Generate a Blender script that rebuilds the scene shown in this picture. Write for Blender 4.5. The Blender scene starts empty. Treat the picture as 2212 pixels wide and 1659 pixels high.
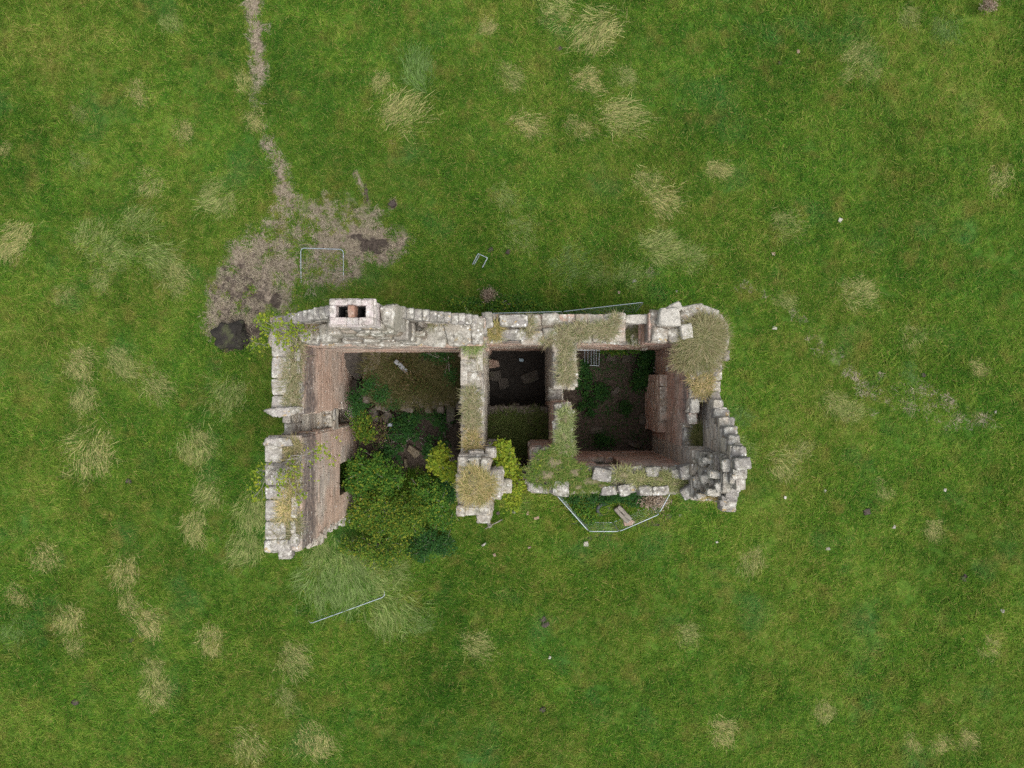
import bpy, math, random
import numpy as np
from mathutils import Vector, noise as mnoise
R = math.radians
random.seed(7); rng = np.random.default_rng(7)
S = bpy.context.scene; COL = S.collection

# ------------------------------------------------------------------ camera, sky, sun, exposure
H = 32.0; K = 0.72/1106.0
cam = bpy.data.cameras.new('drone_camera'); camo = bpy.data.objects.new('drone_camera', cam); COL.objects.link(camo)
camo.location = (0, 0, H); camo.rotation_euler = (0, 0, 0)
cam.sensor_width = 36; cam.lens = 25.0; cam.clip_end = 3000; cam.clip_start = .1
S.camera = camo
W = bpy.data.worlds.new('World'); S.world = W; W.use_nodes = True
wn = W.node_tree.nodes; wl = W.node_tree.links
bg = wn['Background']; sky = wn.new('ShaderNodeTexSky'); sky.sky_type = 'NISHITA'; sky.sun_disc = False
sky.sun_elevation = R(65); sky.sun_rotation = R(132); sky.air_density = 1.0; sky.dust_density = 4.0
hs = wn.new('ShaderNodeHueSaturation'); hs.inputs['Saturation'].default_value = .35
wl.new(sky.outputs[0], hs.inputs['Color']); wl.new(hs.outputs[0], bg.inputs[0]); bg.inputs[1].default_value = .15
sun = bpy.data.lights.new('sun', 'SUN'); sun.energy = 1.0; sun.angle = R(50); sun.color = (1, .96, .9)
suno = bpy.data.objects.new('sun', sun); COL.objects.link(suno)
suno.rotation_euler = (R(25), 0, R(48)); suno.location = (0, 0, 60)
S.view_settings.view_transform = 'Standard'; S.view_settings.look = 'None'; S.view_settings.exposure = .57
S.view_settings.gamma = 1
S.render.engine = 'CYCLES'; S.cycles.max_bounces = 6; S.cycles.diffuse_bounces = 4; S.cycles.use_denoising = False
S.cycles.transparent_max_bounces = 4; S.cycles.sample_clamp_indirect = 4

# ------------------------------------------------------------------ helpers
def X(px, z=0): return (px-1106)*K*(H-z)
def Y(py, z=0): return (829.5-py)*K*(H-z)
def P(px, py, z=0): return np.array([X(px, z), Y(py, z), z])

def tag(o, label=None, cat=None, group=None, kind=None):
    if label: o['label'] = label
    if cat: o['category'] = cat
    if group: o['group'] = group
    if kind: o['kind'] = kind
    return o
def empty(name, loc=(0, 0, 0), label=None, cat=None, group=None):
    o = bpy.data.objects.new(name, None); COL.objects.link(o); o.location = loc; o.empty_display_size = .2
    return tag(o, label, cat, group)

class MB:
    def __init__(s): s.v = []; s.q = []; s.t = []; s.n = 0; s.qm = []; s.tm = []
    def add(s, verts, quads=None, tris=None, mat=0):
        verts = np.asarray(verts, float).reshape(-1, 3)
        if quads is not None and len(quads):
            q = np.asarray(quads, int).reshape(-1, 4)+s.n; s.q.append(q); s.qm.append(np.full(len(q), mat))
        if tris is not None and len(tris):
            t = np.asarray(tris, int).reshape(-1, 3)+s.n; s.t.append(t); s.tm.append(np.full(len(t), mat))
        s.v.append(verts); s.n += len(verts)
    def mesh(s, name, mats, smooth=True, origin=None):
        v = np.concatenate(s.v) if s.v else np.zeros((0, 3))
        if origin is not None: v = v-np.asarray(origin)
        q = np.concatenate(s.q) if s.q else np.zeros((0, 4), int)
        t = np.concatenate(s.t) if s.t else np.zeros((0, 3), int)
        me = bpy.data.meshes.new(name); me.vertices.add(len(v)); me.vertices.foreach_set('co', v.astype(np.float32).ravel())
        me.loops.add(q.size+t.size); me.loops.foreach_set('vertex_index', np.concatenate([q.ravel(), t.ravel()]).astype(np.int32))
        npoly = len(q)+len(t); me.polygons.add(npoly)
        tot = np.concatenate([np.full(len(q), 4), np.full(len(t), 3)]).astype(np.int32)
        st = np.concatenate([[0], np.cumsum(tot)[:-1]]).astype(np.int32) if npoly else np.zeros(0, np.int32)
        me.polygons.foreach_set('loop_start', st)
        me.polygons.foreach_set('use_smooth', np.full(npoly, smooth))
        mi = np.concatenate([np.concatenate(s.qm) if s.qm else np.zeros(0), np.concatenate(s.tm) if s.tm else np.zeros(0)]).astype(np.int32)
        for m in (mats if isinstance(mats, (list, tuple)) else [mats]): me.materials.append(m)
        me.polygons.foreach_set('material_index', mi)
        me.update(calc_edges=True); me.validate()
        return me
    def build(s, name, mats, parent=None, smooth=True, origin=None):
        me = s.mesh(name, mats, smooth, origin); o = bpy.data.objects.new(name, me); COL.objects.link(o)
        if parent is not None:
            o.parent = parent
            if origin is None:
                w = Vector((0, 0, 0)); p = parent
                while p is not None: w += p.location; p = p.parent
                o.location = -w
        elif origin is not None: o.location = origin
        return o

def vnoise(x, y, seed=0):
    xi = np.floor(x).astype(int); yi = np.floor(y).astype(int); fx = x-xi; fy = y-yi
    fx = fx*fx*(3-2*fx); fy = fy*fy*(3-2*fy)
    def h(a, b):
        n = (a*374761393+b*668265263+seed*974711) & 0xffffffff
        n = ((n ^ (n >> 13))*1274126177) & 0xffffffff
        return ((n ^ (n >> 16)) & 0xffff)/65535.0
    return (h(xi, yi)*(1-fx)+h(xi+1, yi)*fx)*(1-fy)+(h(xi, yi+1)*(1-fx)+h(xi+1, yi+1)*fx)*fy
def fbm(x, y, seed=0, o=4):
    s = 0; a = .5; t = 0
    for i in range(o):
        s = s+a*vnoise(x*2**i, y*2**i, seed+i*17); t += a; a *= .5
    return s/t

# ------------------------------------------------------------------ materials
def newmat(name):
    m = bpy.data.materials.new(name); m.use_nodes = True; nt = m.node_tree; nt.nodes.clear()
    out = nt.nodes.new('ShaderNodeOutputMaterial'); return m, nt, out
def N(nt, t, **kw):
    n = nt.nodes.new(t)
    for k, v in kw.items():
        if k.startswith('i_'): n.inputs[k[2:].replace('_', ' ')].default_value = v
        else: setattr(n, k, v)
    return n
def ramp(nt, fac, stops, interp='LINEAR'):
    r = nt.nodes.new('ShaderNodeValToRGB'); cr = r.color_ramp; cr.interpolation = interp
    while len(cr.elements) < len(stops): cr.elements.new(.5)
    for e, (p, c) in zip(cr.elements, stops):
        e.position = p; e.color = (c, c, c, 1) if isinstance(c, (int, float)) else (*c, 1)
    nt.links.new(fac, r.inputs[0]); return r.outputs[0]
def noisen(nt, vec, scale, detail=4, rough=.55, dist=0):
    n = N(nt, 'ShaderNodeTexNoise'); n.inputs['Scale'].default_value = scale; n.inputs['Detail'].default_value = detail
    n.inputs['Roughness'].default_value = rough; n.inputs['Distortion'].default_value = dist
    if vec is not None: nt.links.new(vec, n.inputs['Vector'])
    return n.outputs['Fac']
def mixc(nt, fac, a, b, mode='MIX'):
    n = N(nt, 'ShaderNodeMix', data_type='RGBA', blend_type=mode)
    for sock, val in ((n.inputs['Factor'], fac), (n.inputs[6], a), (n.inputs[7], b)):
        if isinstance(val, (int, float)): sock.default_value = val
        elif isinstance(val, tuple): sock.default_value = (*val, 1)
        else: nt.links.new(val, sock)
    return n.outputs[2]
def math_(nt, op, a, b=None, c=None, clamp=False):
    n = N(nt, 'ShaderNodeMath', operation=op, use_clamp=clamp)
    for i, v in enumerate((a, b, c)):
        if v is None: continue
        if isinstance(v, (int, float)): n.inputs[i].default_value = v
        else: nt.links.new(v, n.inputs[i])
    return n.outputs[0]
def maprange(nt, v, a, b, c=0, d=1):
    n = N(nt, 'ShaderNodeMapRange'); nt.links.new(v, n.inputs[0])
    for i, q in enumerate((a, b, c, d)): n.inputs[i+1].default_value = q
    return n.outputs[0]

def stone_mat(name, cols, lichen=.7, top=None, stain=None, moss=.3, red=None, scale=1):
    m, nt, out = newmat(name)
    g = N(nt, 'ShaderNodeNewGeometry'); pos = g.outputs['Position']
    sep = N(nt, 'ShaderNodeSeparateXYZ'); nt.links.new(pos, sep.inputs[0]); z = sep.outputs[2]
    sn = N(nt, 'ShaderNodeSeparateXYZ'); nt.links.new(g.outputs['Normal'], sn.inputs[0]); up = sn.outputs[2]
    cols = list(cols)*2 if len(cols) == 1 else cols; k = len(cols); c = ramp(nt, g.outputs['Random Per Island'], [(i/max(1, k-1), q) for i, q in enumerate(cols)])
    if red is not None:
        f = math_(nt, 'MULTIPLY', ramp(nt, noisen(nt, pos, .45, 3), [(.38, 0.), (.56, 1.)]), .75)
        c = mixc(nt, f, c, red)
    n1 = noisen(nt, pos, 2.2, 6, .65); c = mixc(nt, .75, c, ramp(nt, n1, [(.25, .5), (.5, .9), (.75, 1.2)]), 'MULTIPLY')
    n2 = noisen(nt, pos, 14, 5, .7); c = mixc(nt, .6, c, ramp(nt, n2, [(.3, .5), (.55, 1.), (.75, 1.2)]), 'MULTIPLY')
    if stain is not None:
        z0, z1, col = stain
        wob = math_(nt, 'ADD', z, math_(nt, 'MULTIPLY', math_(nt, 'SUBTRACT', noisen(nt, pos, .9, 5, .7), .5), 2.2))
        f = math_(nt, 'MULTIPLY', maprange(nt, wob, z0, z0+.5), maprange(nt, wob, z1, z1+.4, 1, 0))
        f = math_(nt, 'MULTIPLY', f, ramp(nt, noisen(nt, pos, 5, 5, .7), [(.3, .35), (.6, .95)]))
        c = mixc(nt, f, c, col)
    mpn = N(nt, 'ShaderNodeMapping'); mpn.inputs['Scale'].default_value = (.9, .9, 11); nt.links.new(pos, mpn.inputs[0])
    stv = math_(nt, 'SUBTRACT', 1., math_(nt, 'ABSOLUTE', up))
    c = mixc(nt, math_(nt, 'MULTIPLY', stv, .8), c, ramp(nt, noisen(nt, mpn.outputs[0], 1.5, 6, .7), [(.3, .45), (.5, 1.), (.72, 1.3)]), 'MULTIPLY')
    # lichen crust and moss settle on faces that look up
    upm = maprange(nt, up, .25, .8)
    ln = ramp(nt, noisen(nt, pos, 2.3, 8, .72), [(.44, 0.), (.54, 1.)])
    lc = ramp(nt, noisen(nt, pos, 7, 4, .6), [(.30, (.14, .13, .112)), (.44, (.28, .262, .22)), (.54, (.43, .41, .355)), (.64, (.59, .575, .51)), (.74, (.78, .77, .72))])
    lf = math_(nt, 'MULTIPLY', math_(nt, 'MULTIPLY', upm, math_(nt, 'MAXIMUM', ln, .12)), lichen)
    c = mixc(nt, lf, c, lc)
    vo = N(nt, 'ShaderNodeTexVoronoi'); vo.inputs['Scale'].default_value = 6; nt.links.new(pos, vo.inputs['Vector'])
    spot = math_(nt, 'MULTIPLY', math_(nt, 'MULTIPLY', ramp(nt, vo.outputs['Distance'], [(.16, 1.), (.26, 0.)]), ramp(nt, noisen(nt, pos, 1.3, 2), [(.5, 0.), (.6, 1.)])), lichen)
    c = mixc(nt, spot, c, (.74, .73, .68))
    yel = math_(nt, 'MULTIPLY', math_(nt, 'MULTIPLY', ramp(nt, noisen(nt, pos, 4.3, 3, .6), [(.63, 0.), (.7, 1.)]), upm), lichen*.7)
    c = mixc(nt, yel, c, (.42, .27, .07))
    ms = math_(nt, 'MULTIPLY', math_(nt, 'MULTIPLY', ramp(nt, noisen(nt, pos, 1.7, 5, .65), [(.52, 0.), (.68, 1.)]), maprange(nt, up, -.2, .6)), moss)
    c = mixc(nt, ms, c, (.10, .11, .05))
    b = N(nt, 'ShaderNodeBsdfPrincipled'); b.inputs['Roughness'].default_value = .92
    b.inputs['Specular IOR Level'].default_value = .2
    nt.links.new(c, b.inputs['Base Color'])
    bp = N(nt, 'ShaderNodeBump'); bp.inputs['Strength'].default_value = .75; bp.inputs['Distance'].default_value = .05
    hh = math_(nt, 'ADD', noisen(nt, pos, 9, 6, .7), math_(nt, 'MULTIPLY', noisen(nt, pos, 35, 3, .6), .4))
    nt.links.new(hh, bp.inputs['Height']); nt.links.new(bp.outputs[0], b.inputs['Normal'])
    nt.links.new(b.outputs[0], out.inputs[0]); return m

def leaf_mat(name, cols, trans=.35, objtint=False, pos_noise=.0, rough=.6):
    m, nt, out = newmat(name); g = N(nt, 'ShaderNodeNewGeometry')
    cols = list(cols)*2 if len(cols) == 1 else cols; k = len(cols); c = ramp(nt, g.outputs['Random Per Island'], [(i/max(1, k-1), q) for i, q in enumerate(cols)])
    if pos_noise:
        c = mixc(nt, pos_noise, c, ramp(nt, noisen(nt, g.outputs['Position'], 1.1, 3), [(.3, .45), (.7, 1.3)]), 'MULTIPLY')
    if objtint:
        oi = N(nt, 'ShaderNodeObjectInfo'); c = mixc(nt, 1.0, c, oi.outputs['Color'], 'MULTIPLY')
    d = N(nt, 'ShaderNodeBsdfDiffuse'); t = N(nt, 'ShaderNodeBsdfTranslucent'); mx = N(nt, 'ShaderNodeMixShader'); mx.inputs[0].default_value = trans
    nt.links.new(c, d.inputs[0]); nt.links.new(c, t.inputs[0]); nt.links.new(d.outputs[0], mx.inputs[1]); nt.links.new(t.outputs[0], mx.inputs[2])
    nt.links.new(mx.outputs[0], out.inputs[0]); return m

def simple_mat(name, col, rough=.8, metal=0., var=.3, scale=6, bump=.2):
    m, nt, out = newmat(name); g = N(nt, 'ShaderNodeNewGeometry'); pos = g.outputs['Position']
    c = mixc(nt, var, col, ramp(nt, noisen(nt, pos, scale, 5, .65), [(.3, .3), (.7, 1.3)]), 'MULTIPLY')
    b = N(nt, 'ShaderNodeBsdfPrincipled'); b.inputs['Roughness'].default_value = rough; b.inputs['Metallic'].default_value = metal
    nt.links.new(c, b.inputs['Base Color'])
    bp = N(nt, 'ShaderNodeBump'); bp.inputs['Strength'].default_value = bump; bp.inputs['Distance'].default_value = .02
    nt.links.new(noisen(nt, pos, scale*4, 4), bp.inputs['Height']); nt.links.new(bp.outputs[0], b.inputs['Normal'])
    nt.links.new(b.outputs[0], out.inputs[0]); return m

def grass_colour(nt, pos, rnd=None):
    big = noisen(nt, pos, .11, 4, .6); mid = noisen(nt, pos, .55, 4, .6); fine = noisen(nt, pos, 2.6, 3, .6)
    f = math_(nt, 'ADD', math_(nt, 'MULTIPLY', big, .55), math_(nt, 'ADD', math_(nt, 'MULTIPLY', mid, .30), math_(nt, 'MULTIPLY', fine, .26)))
    if rnd is not None: f = math_(nt, 'ADD', f, math_(nt, 'MULTIPLY', math_(nt, 'SUBTRACT', rnd, .5), .24))
    if rnd is not None:
        oi = N(nt, 'ShaderNodeObjectInfo'); f = math_(nt, 'ADD', f, math_(nt, 'MULTIPLY', math_(nt, 'SUBTRACT', oi.outputs['Random'], .5), .22))
    c = ramp(nt, f, [(.36, (.040, .118, .016)), (.47, (.070, .168, .019)), (.57, (.109, .208, .025)), (.67, (.168, .248, .038)), (.80, (.27, .28, .08))])
    c = mixc(nt, 1., c, ramp(nt, noisen(nt, pos, .16, 2, .5), [(.36, .88), (.64, 1.14)]), 'MULTIPLY')
    blu = ramp(nt, noisen(nt, pos, .35, 3, .5), [(.56, 0.), (.72, .55)])
    c = mixc(nt, blu, c, (.065, .185, .05))
    dry = ramp(nt, noisen(nt, pos, .8, 4, .65), [(.54, 0.), (.73, .55)])
    c = mixc(nt, dry, c, (.25, .215, .06))
    return c

def ground_mat():
    m, nt, out = newmat('field_ground'); g = N(nt, 'ShaderNodeNewGeometry'); pos = g.outputs['Position']
    a = N(nt, 'ShaderNodeAttribute', attribute_name='bare'); s = N(nt, 'ShaderNodeAttribute', attribute_name='soil')
    c = mixc(nt, .8, grass_colour(nt, pos), ramp(nt, noisen(nt, pos, 9, 5, .7), [(.3, .30), (.7, .85)]), 'MULTIPLY')  # grass base multiplied darker, standing in for self-shading between the blades
    tan = ramp(nt, noisen(nt, pos, 5.5, 6, .72), [(.34, (.07, .052, .042)), (.45, (.17, .135, .10)), (.58, (.30, .245, .185)), (.72, (.40, .34, .26))])
    f = math_(nt, 'ADD', a.outputs['Fac'], math_(nt, 'MULTIPLY', math_(nt, 'SUBTRACT', noisen(nt, pos, 4, 5, .7), .5), .9))
    c = mixc(nt, ramp(nt, f, [(.25, 0.), (.8, 1.)]), c, tan)
    so = ramp(nt, noisen(nt, pos, 8, 5, .7), [(.3, (.035, .027, .022)), (.7, (.12, .095, .075))])
    f2 = math_(nt, 'ADD', s.outputs['Fac'], math_(nt, 'MULTIPLY', math_(nt, 'SUBTRACT', noisen(nt, pos, 5, 5, .7), .5), .8))
    c = mixc(nt, ramp(nt, f2, [(.42, 0.), (.6, 1.)]), c, so)
    b = N(nt, 'ShaderNodeBsdfPrincipled'); b.inputs['Roughness'].default_value = .95; b.inputs['Specular IOR Level'].default_value = .1
    nt.links.new(c, b.inputs['Base Color'])
    bp = N(nt, 'ShaderNodeBump'); bp.inputs['Strength'].default_value = .8; bp.inputs['Distance'].default_value = .06
    nt.links.new(noisen(nt, pos, 12, 5, .7), bp.inputs['Height']); nt.links.new(bp.outputs[0], b.inputs['Normal'])
    nt.links.new(b.outputs[0], out.inputs[0]); return m
def field_blade_mat():
    m, nt, out = newmat('field_grass_blade'); g = N(nt, 'ShaderNodeNewGeometry'); pos = g.outputs['Position']
    rnd = g.outputs['Random Per Island']
    c = grass_colour(nt, pos, rnd)
    wn_ = N(nt, 'ShaderNodeTexWhiteNoise', noise_dimensions='1D'); nt.links.new(rnd, wn_.inputs['W'])
    c = mixc(nt, .9, c, ramp(nt, wn_.outputs['Value'], [(0., .6), (.5, .98), (1., 1.32)]), 'MULTIPLY')
    c = mixc(nt, ramp(nt, rnd, [(.87, 0.), (.89, .7)]), c, (.34, .30, .11))
    c = mixc(nt, 1., c, (1.2, 1.15, 1.1), 'MULTIPLY')
    d = N(nt, 'ShaderNodeBsdfDiffuse'); t = N(nt, 'ShaderNodeBsdfTranslucent'); mx = N(nt, 'ShaderNodeMixShader'); mx.inputs[0].default_value = .35
    nt.links.new(c, d.inputs[0]); nt.links.new(c, t.inputs[0]); nt.links.new(d.outputs[0], mx.inputs[1]); nt.links.new(t.outputs[0], mx.inputs[2])
    nt.links.new(mx.outputs[0], out.inputs[0]); return m

def tuss_mat():
    m, nt, out = newmat('tussock_blade'); g = N(nt, 'ShaderNodeNewGeometry'); r = g.outputs['Random Per Island']
    oi = N(nt, 'ShaderNodeObjectInfo'); wn_ = N(nt, 'ShaderNodeTexWhiteNoise', noise_dimensions='1D'); nt.links.new(r, wn_.inputs['W'])
    grn = ramp(nt, r, [(0., (.06, .15, .022)), (.22, (.11, .22, .03)), (.45, (.16, .25, .045))])
    c = mixc(nt, ramp(nt, r, [(.26, 0.), (.36, 1.)]), grn, oi.outputs['Color'])
    c = mixc(nt, 1., c, ramp(nt, wn_.outputs['Value'], [(0., .5), (.6, 1.), (1., 1.5)]), 'MULTIPLY')
    d = N(nt, 'ShaderNodeBsdfDiffuse'); t = N(nt, 'ShaderNodeBsdfTranslucent'); mx = N(nt, 'ShaderNodeMixShader'); mx.inputs[0].default_value = .3
    nt.links.new(c, d.inputs[0]); nt.links.new(c, t.inputs[0]); nt.links.new(d.outputs[0], mx.inputs[1]); nt.links.new(t.outputs[0], mx.inputs[2])
    nt.links.new(mx.outputs[0], out.inputs[0]); return m
GREY = [(.40, .36, .31), (.54, .48, .39), (.46, .42, .36), (.60, .54, .44), (.42, .38, .33), (.56, .47, .37), (.50, .47, .42)]
WARM = [(.58, .43, .34), (.64, .51, .40), (.52, .43, .36), (.68, .56, .44), (.50, .40, .34), (.62, .44, .35), (.58, .50, .42)]
M = {}
M['west'] = stone_mat('weathered_pink_masonry', [(.62, .50, .42), (.68, .56, .46), (.60, .52, .44), (.67, .52, .42), (.56, .48, .41)], .8, stain=(6.4, 8.0, (.13, .11, .105)), red=(.64, .43, .32), moss=.1)
M['warm'] = stone_mat('warm_masonry', WARM, .8, red=(.62, .38, .29), moss=.35, stain=(5.8, 6.6, (.17, .155, .14)))
M['grey'] = stone_mat('grey_masonry', GREY, .8, moss=.4)
M['cope'] = stone_mat('lichened_coping', [(.24, .215, .185), (.40, .365, .30), (.30, .265, .215), (.46, .43, .37), (.37, .30, .23), (.30, .285, .265), (.32, .265, .215)], .95, moss=.3)
M['slab'] = stone_mat('flat_slab_stone', [(.27, .255, .25), (.40, .375, .345), (.35, .305, .265), (.46, .435, .40)], .85, moss=.15)
M['core'] = stone_mat('rubble_core', [(.30, .25, .20)], .5, moss=.6)
M['chimney'] = stone_mat('pale_chimney_stone', [(.60, .51, .48), (.68, .60, .57), (.56, .50, .48)], .7, moss=.05)
M['brick'] = stone_mat('red_flue_stone', [(.36, .2, .14), (.42, .27, .19)], .3, moss=0)
M['rubble'] = stone_mat('fallen_stone', [(.30, .26, .22), (.36, .30, .25), (.26, .24, .22)], .4, moss=.4)
M['pale'] = stone_mat('pale_stone', [(.50, .47, .42), (.56, .53, .46)], .5, moss=.1)
M['buff'] = stone_mat('buff_stone', [(.40, .30, .22), (.42, .28, .22)], .3, moss=.1)
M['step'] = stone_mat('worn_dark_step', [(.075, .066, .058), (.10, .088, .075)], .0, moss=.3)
M['earthstone'] = stone_mat('dark_stone', [(.13, .105, .085), (.10, .085, .07)], .1, moss=.5)  # darker stone tone for bay floors and vault edges
M['darkturf'] = simple_mat('dark_turf', (.075, .065, .03), .95, var=.7, scale=5, bump=.8)  # darker turf tone for the vault tops
M['tanstone'] = stone_mat('dull_tan_stone', [(.24, .19, .12), (.20, .16, .11)], .1, moss=.5)  # duller, darker tan for stones in the west bay
M['boulder'] = stone_mat('dark_mossy_boulder', [(.045, .040, .034)], .0, moss=.8)
M['soot'] = simple_mat('soot', (.012, .011, .010), .95)
M['earth'] = simple_mat('dark_earth', (.09, .085, .05), .95, var=.7, scale=4, bump=.8)
M['mole'] = simple_mat('bare_soil', (.075, .058, .048), .95, var=.5, scale=14, bump=.8)
M['turf'] = simple_mat('dry_turf', (.20, .17, .095), .95, var=.7, scale=5, bump=.8)
M['steel'] = simple_mat('galvanised_steel', (.46, .53, .58), .5, .35, .25, 9, .05)
M['wood'] = simple_mat('weathered_timber', (.25, .225, .185), .85, 0, .6, 9, .5)
M['plank'] = simple_mat('grey_plank', (.22, .23, .24), .8, 0, .4, 9, .3)
M['rubber'] = simple_mat('old_rubber', (.035, .038, .042), .6, 0, .4, 8, .2)
M['bark'] = simple_mat('pale_bark', (.30, .27, .23), .85, 0, .4, 10, .3)
M['twig'] = simple_mat('dead_twig', (.22, .15, .09), .85, 0, .4, 10, .2)
M['ground'] = ground_mat(); M['blade'] = field_blade_mat()
M['tuss'] = tuss_mat()
M['wallgrass'] = leaf_mat('wall_top_grass', [(.44, .37, .24), (.14, .19, .06), (.58, .50, .35), (.24, .25, .10), (.36, .33, .19), (.10, .16, .045), (.50, .42, .27), (.20, .15, .085)], .3, True)
M['greenwall'] = leaf_mat('green_wall_herbs', [(.12, .22, .04), (.08, .165, .03), (.20, .27, .06), (.32, .29, .11), (.11, .19, .035), (.16, .22, .05)], .35)
M['leafg'] = leaf_mat('shrub_leaf', [(.035, .10, .02), (.07, .18, .03), (.12, .25, .04), (.05, .13, .025), (.16, .29, .045), (.30, .32, .04)], .4, pos_noise=.4)
M['leafy'] = leaf_mat('yellowing_leaf', [(.05, .125, .022), (.11, .215, .032), (.20, .29, .04), (.07, .155, .025), (.36, .35, .05), (.09, .19, .03), (.04, .10, .02)], .4, pos_noise=.35)
M['leafb'] = leaf_mat('bright_young_leaf', [(.20, .30, .03), (.32, .40, .045), (.12, .22, .03), (.40, .42, .05), (.26, .34, .035)], .4)
M['leafd'] = leaf_mat('dark_leaf', [(.028, .085, .022), (.045, .12, .028), (.035, .10, .035), (.07, .15, .03)], .3, pos_noise=.5)
M['bracken'] = leaf_mat('bracken', [(.085, .075, .03), (.06, .085, .025), (.11, .08, .035), (.05, .06, .02)], .3)
M['dock'] = leaf_mat('dead_flower_head', [(.30, .22, .16), (.48, .40, .31), (.14, .10, .07), (.38, .30, .22)], .2)

# ------------------------------------------------------------------ ground sheet with worn earth
def seg_d(px, py, pts):
    d = np.full(px.shape, 1e9)
    for (ax, ay), (bx, by) in zip(pts[:-1], pts[1:]):
        vx, vy = bx-ax, by-ay; t = np.clip(((px-ax)*vx+(py-ay)*vy)/(vx*vx+vy*vy), 0, 1)
        d = np.minimum(d, np.hypot(px-ax-t*vx, py-ay-t*vy))
    return d
def worn(px, py):                       # worn, dried-out ground, in plan units of the field survey
    b = np.zeros(px.shape); wob = (fbm(px/40, py/40, 3)-.5)*2
    def path(pts, w, s):
        nonlocal b
        b = np.maximum(b, s*np.clip(1.0-(seg_d(px, py, pts)+wob*w*.7-w*.35)/(w*1.1), 0, 1))
    path([(543, -60), (548, 0), (552, 90), (557, 150)], 20, .9); path([(557, 150), (548, 230), (575, 300)], 15, .5)
    path([(575, 300), (600, 350), (608, 400)], 17, .88); path([(608, 400), (640, 450), (650, 480)], 34, .78)
    path([(767, 374), (782, 410), (800, 440)], 7, .9)
    path([(1600, 612), (1660, 645), (1720, 690), (1760, 715)], 9, .5); path([(1760, 735), (1810, 785), (1850, 815), (1900, 845)], 17, .62)
    path([(1900, 845), (1960, 865), (2040, 885), (2110, 900)], 30, .46); path([(1770, 855), (1830, 885), (1890, 905)], 7, .5)
    for (ex, ey, rx, ry, s) in [(640, 510, 95, 75, .72), (720, 480, 110, 70, .70), (560, 560, 85, 70, .85), (520, 640, 80, 75, .92), (500, 700, 70, 45, .9), (610, 600, 50, 90, .75),
                                (800, 530, 90, 55, .85), (700, 540, 130, 70, .78), (690, 590, 80, 50, .72), (755, 590, 28, 16, .85), (1370, 590, 40, 14, .5), (1410, 590, 20, 10, .5),
                                (780, 470, 60, 40, .62), (848, 441, 11, 13, .8)]:
        r = np.hypot((px-ex)/rx, (py-ey)/ry)+wob*.3
        b = np.maximum(b, s*np.clip((1.2-r)/.55, 0, 1))
    return b
def soily(px, py):
    b = np.zeros(px.shape); wob = (fbm(px/16, py/16, 9)-.5)*2
    for (ex, ey, rx, ry, s) in [(812, 530, 38, 20, .9), (775, 512, 18, 10, .8), (597, 645, 14, 24, .85), (545, 715, 34, 22, .8), (505, 735, 48, 30, .7), (790, 420, 6, 26, .75), (850, 443, 8, 9, .7), (510, 640, 75, 80, .56), (465, 700, 34, 44, .5), (570, 580, 60, 70, .48),
                                (1400, 1128, 60, 12, .6), (1310, 1160, 60, 9, .55), (1440, 1108, 22, 18, .62), (1690, 1000, 4, 4, .5)]:
        r = np.hypot((px-ex)/rx, (py-ey)/ry)+wob*.4
        b = np.maximum(b, s*np.clip((1.15-r)/.4, 0, 1))
    return b
def indoors(x, y): return ((x > -7.3) & (x < 7.2) & (y < 2.1) & (y > -3.5)) | ((x > -7) & (x < -1.9) & (y > -4.2) & (y < 2))
HX, HY = 26.0, 20.0
def axis(h):
    a = np.arange(-h, h+.01, .08); o = h+np.cumsum(.3*1.28**np.arange(28)); return np.concatenate([-o[::-1], a, o])
gx, gy = axis(HX), axis(HY); GX, GY = np.meshgrid(gx, gy)
def hillz(x, y): return (fbm(x/3.1+40, y/3.1+40, 5, 3)-.5)*.16*np.clip((np.hypot(x/9, y/6)-.9)*2, 0, 1)+(fbm(x/11+40, y/11+40, 6, 2)-.5)*.5*np.clip((np.hypot(x/10, y/7)-1), 0, 1)
GZ = hillz(GX, GY)
PX, PY = GX/(K*H)+1106, 829.5-GY/(K*H)
inn = indoors(GX, GY)
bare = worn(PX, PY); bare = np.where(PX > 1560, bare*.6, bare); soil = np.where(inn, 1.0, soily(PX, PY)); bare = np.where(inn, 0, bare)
nx, ny = len(gx), len(gy); ii = np.arange(nx*ny).reshape(ny, nx)
mb = MB(); mb.add(np.stack([GX, GY, GZ], -1).reshape(-1, 3), np.stack([ii[:-1, :-1], ii[:-1, 1:], ii[1:, 1:], ii[1:, :-1]], -1).reshape(-1, 4))
go = mb.build('ground', M['ground']); tag(go, kind='structure')
for nm, arr in (('bare', bare), ('soil', soil)):
    at = go.data.attributes.new(nm, 'FLOAT', 'POINT'); at.data.foreach_set('value', arr.astype(np.float32).ravel())

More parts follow.
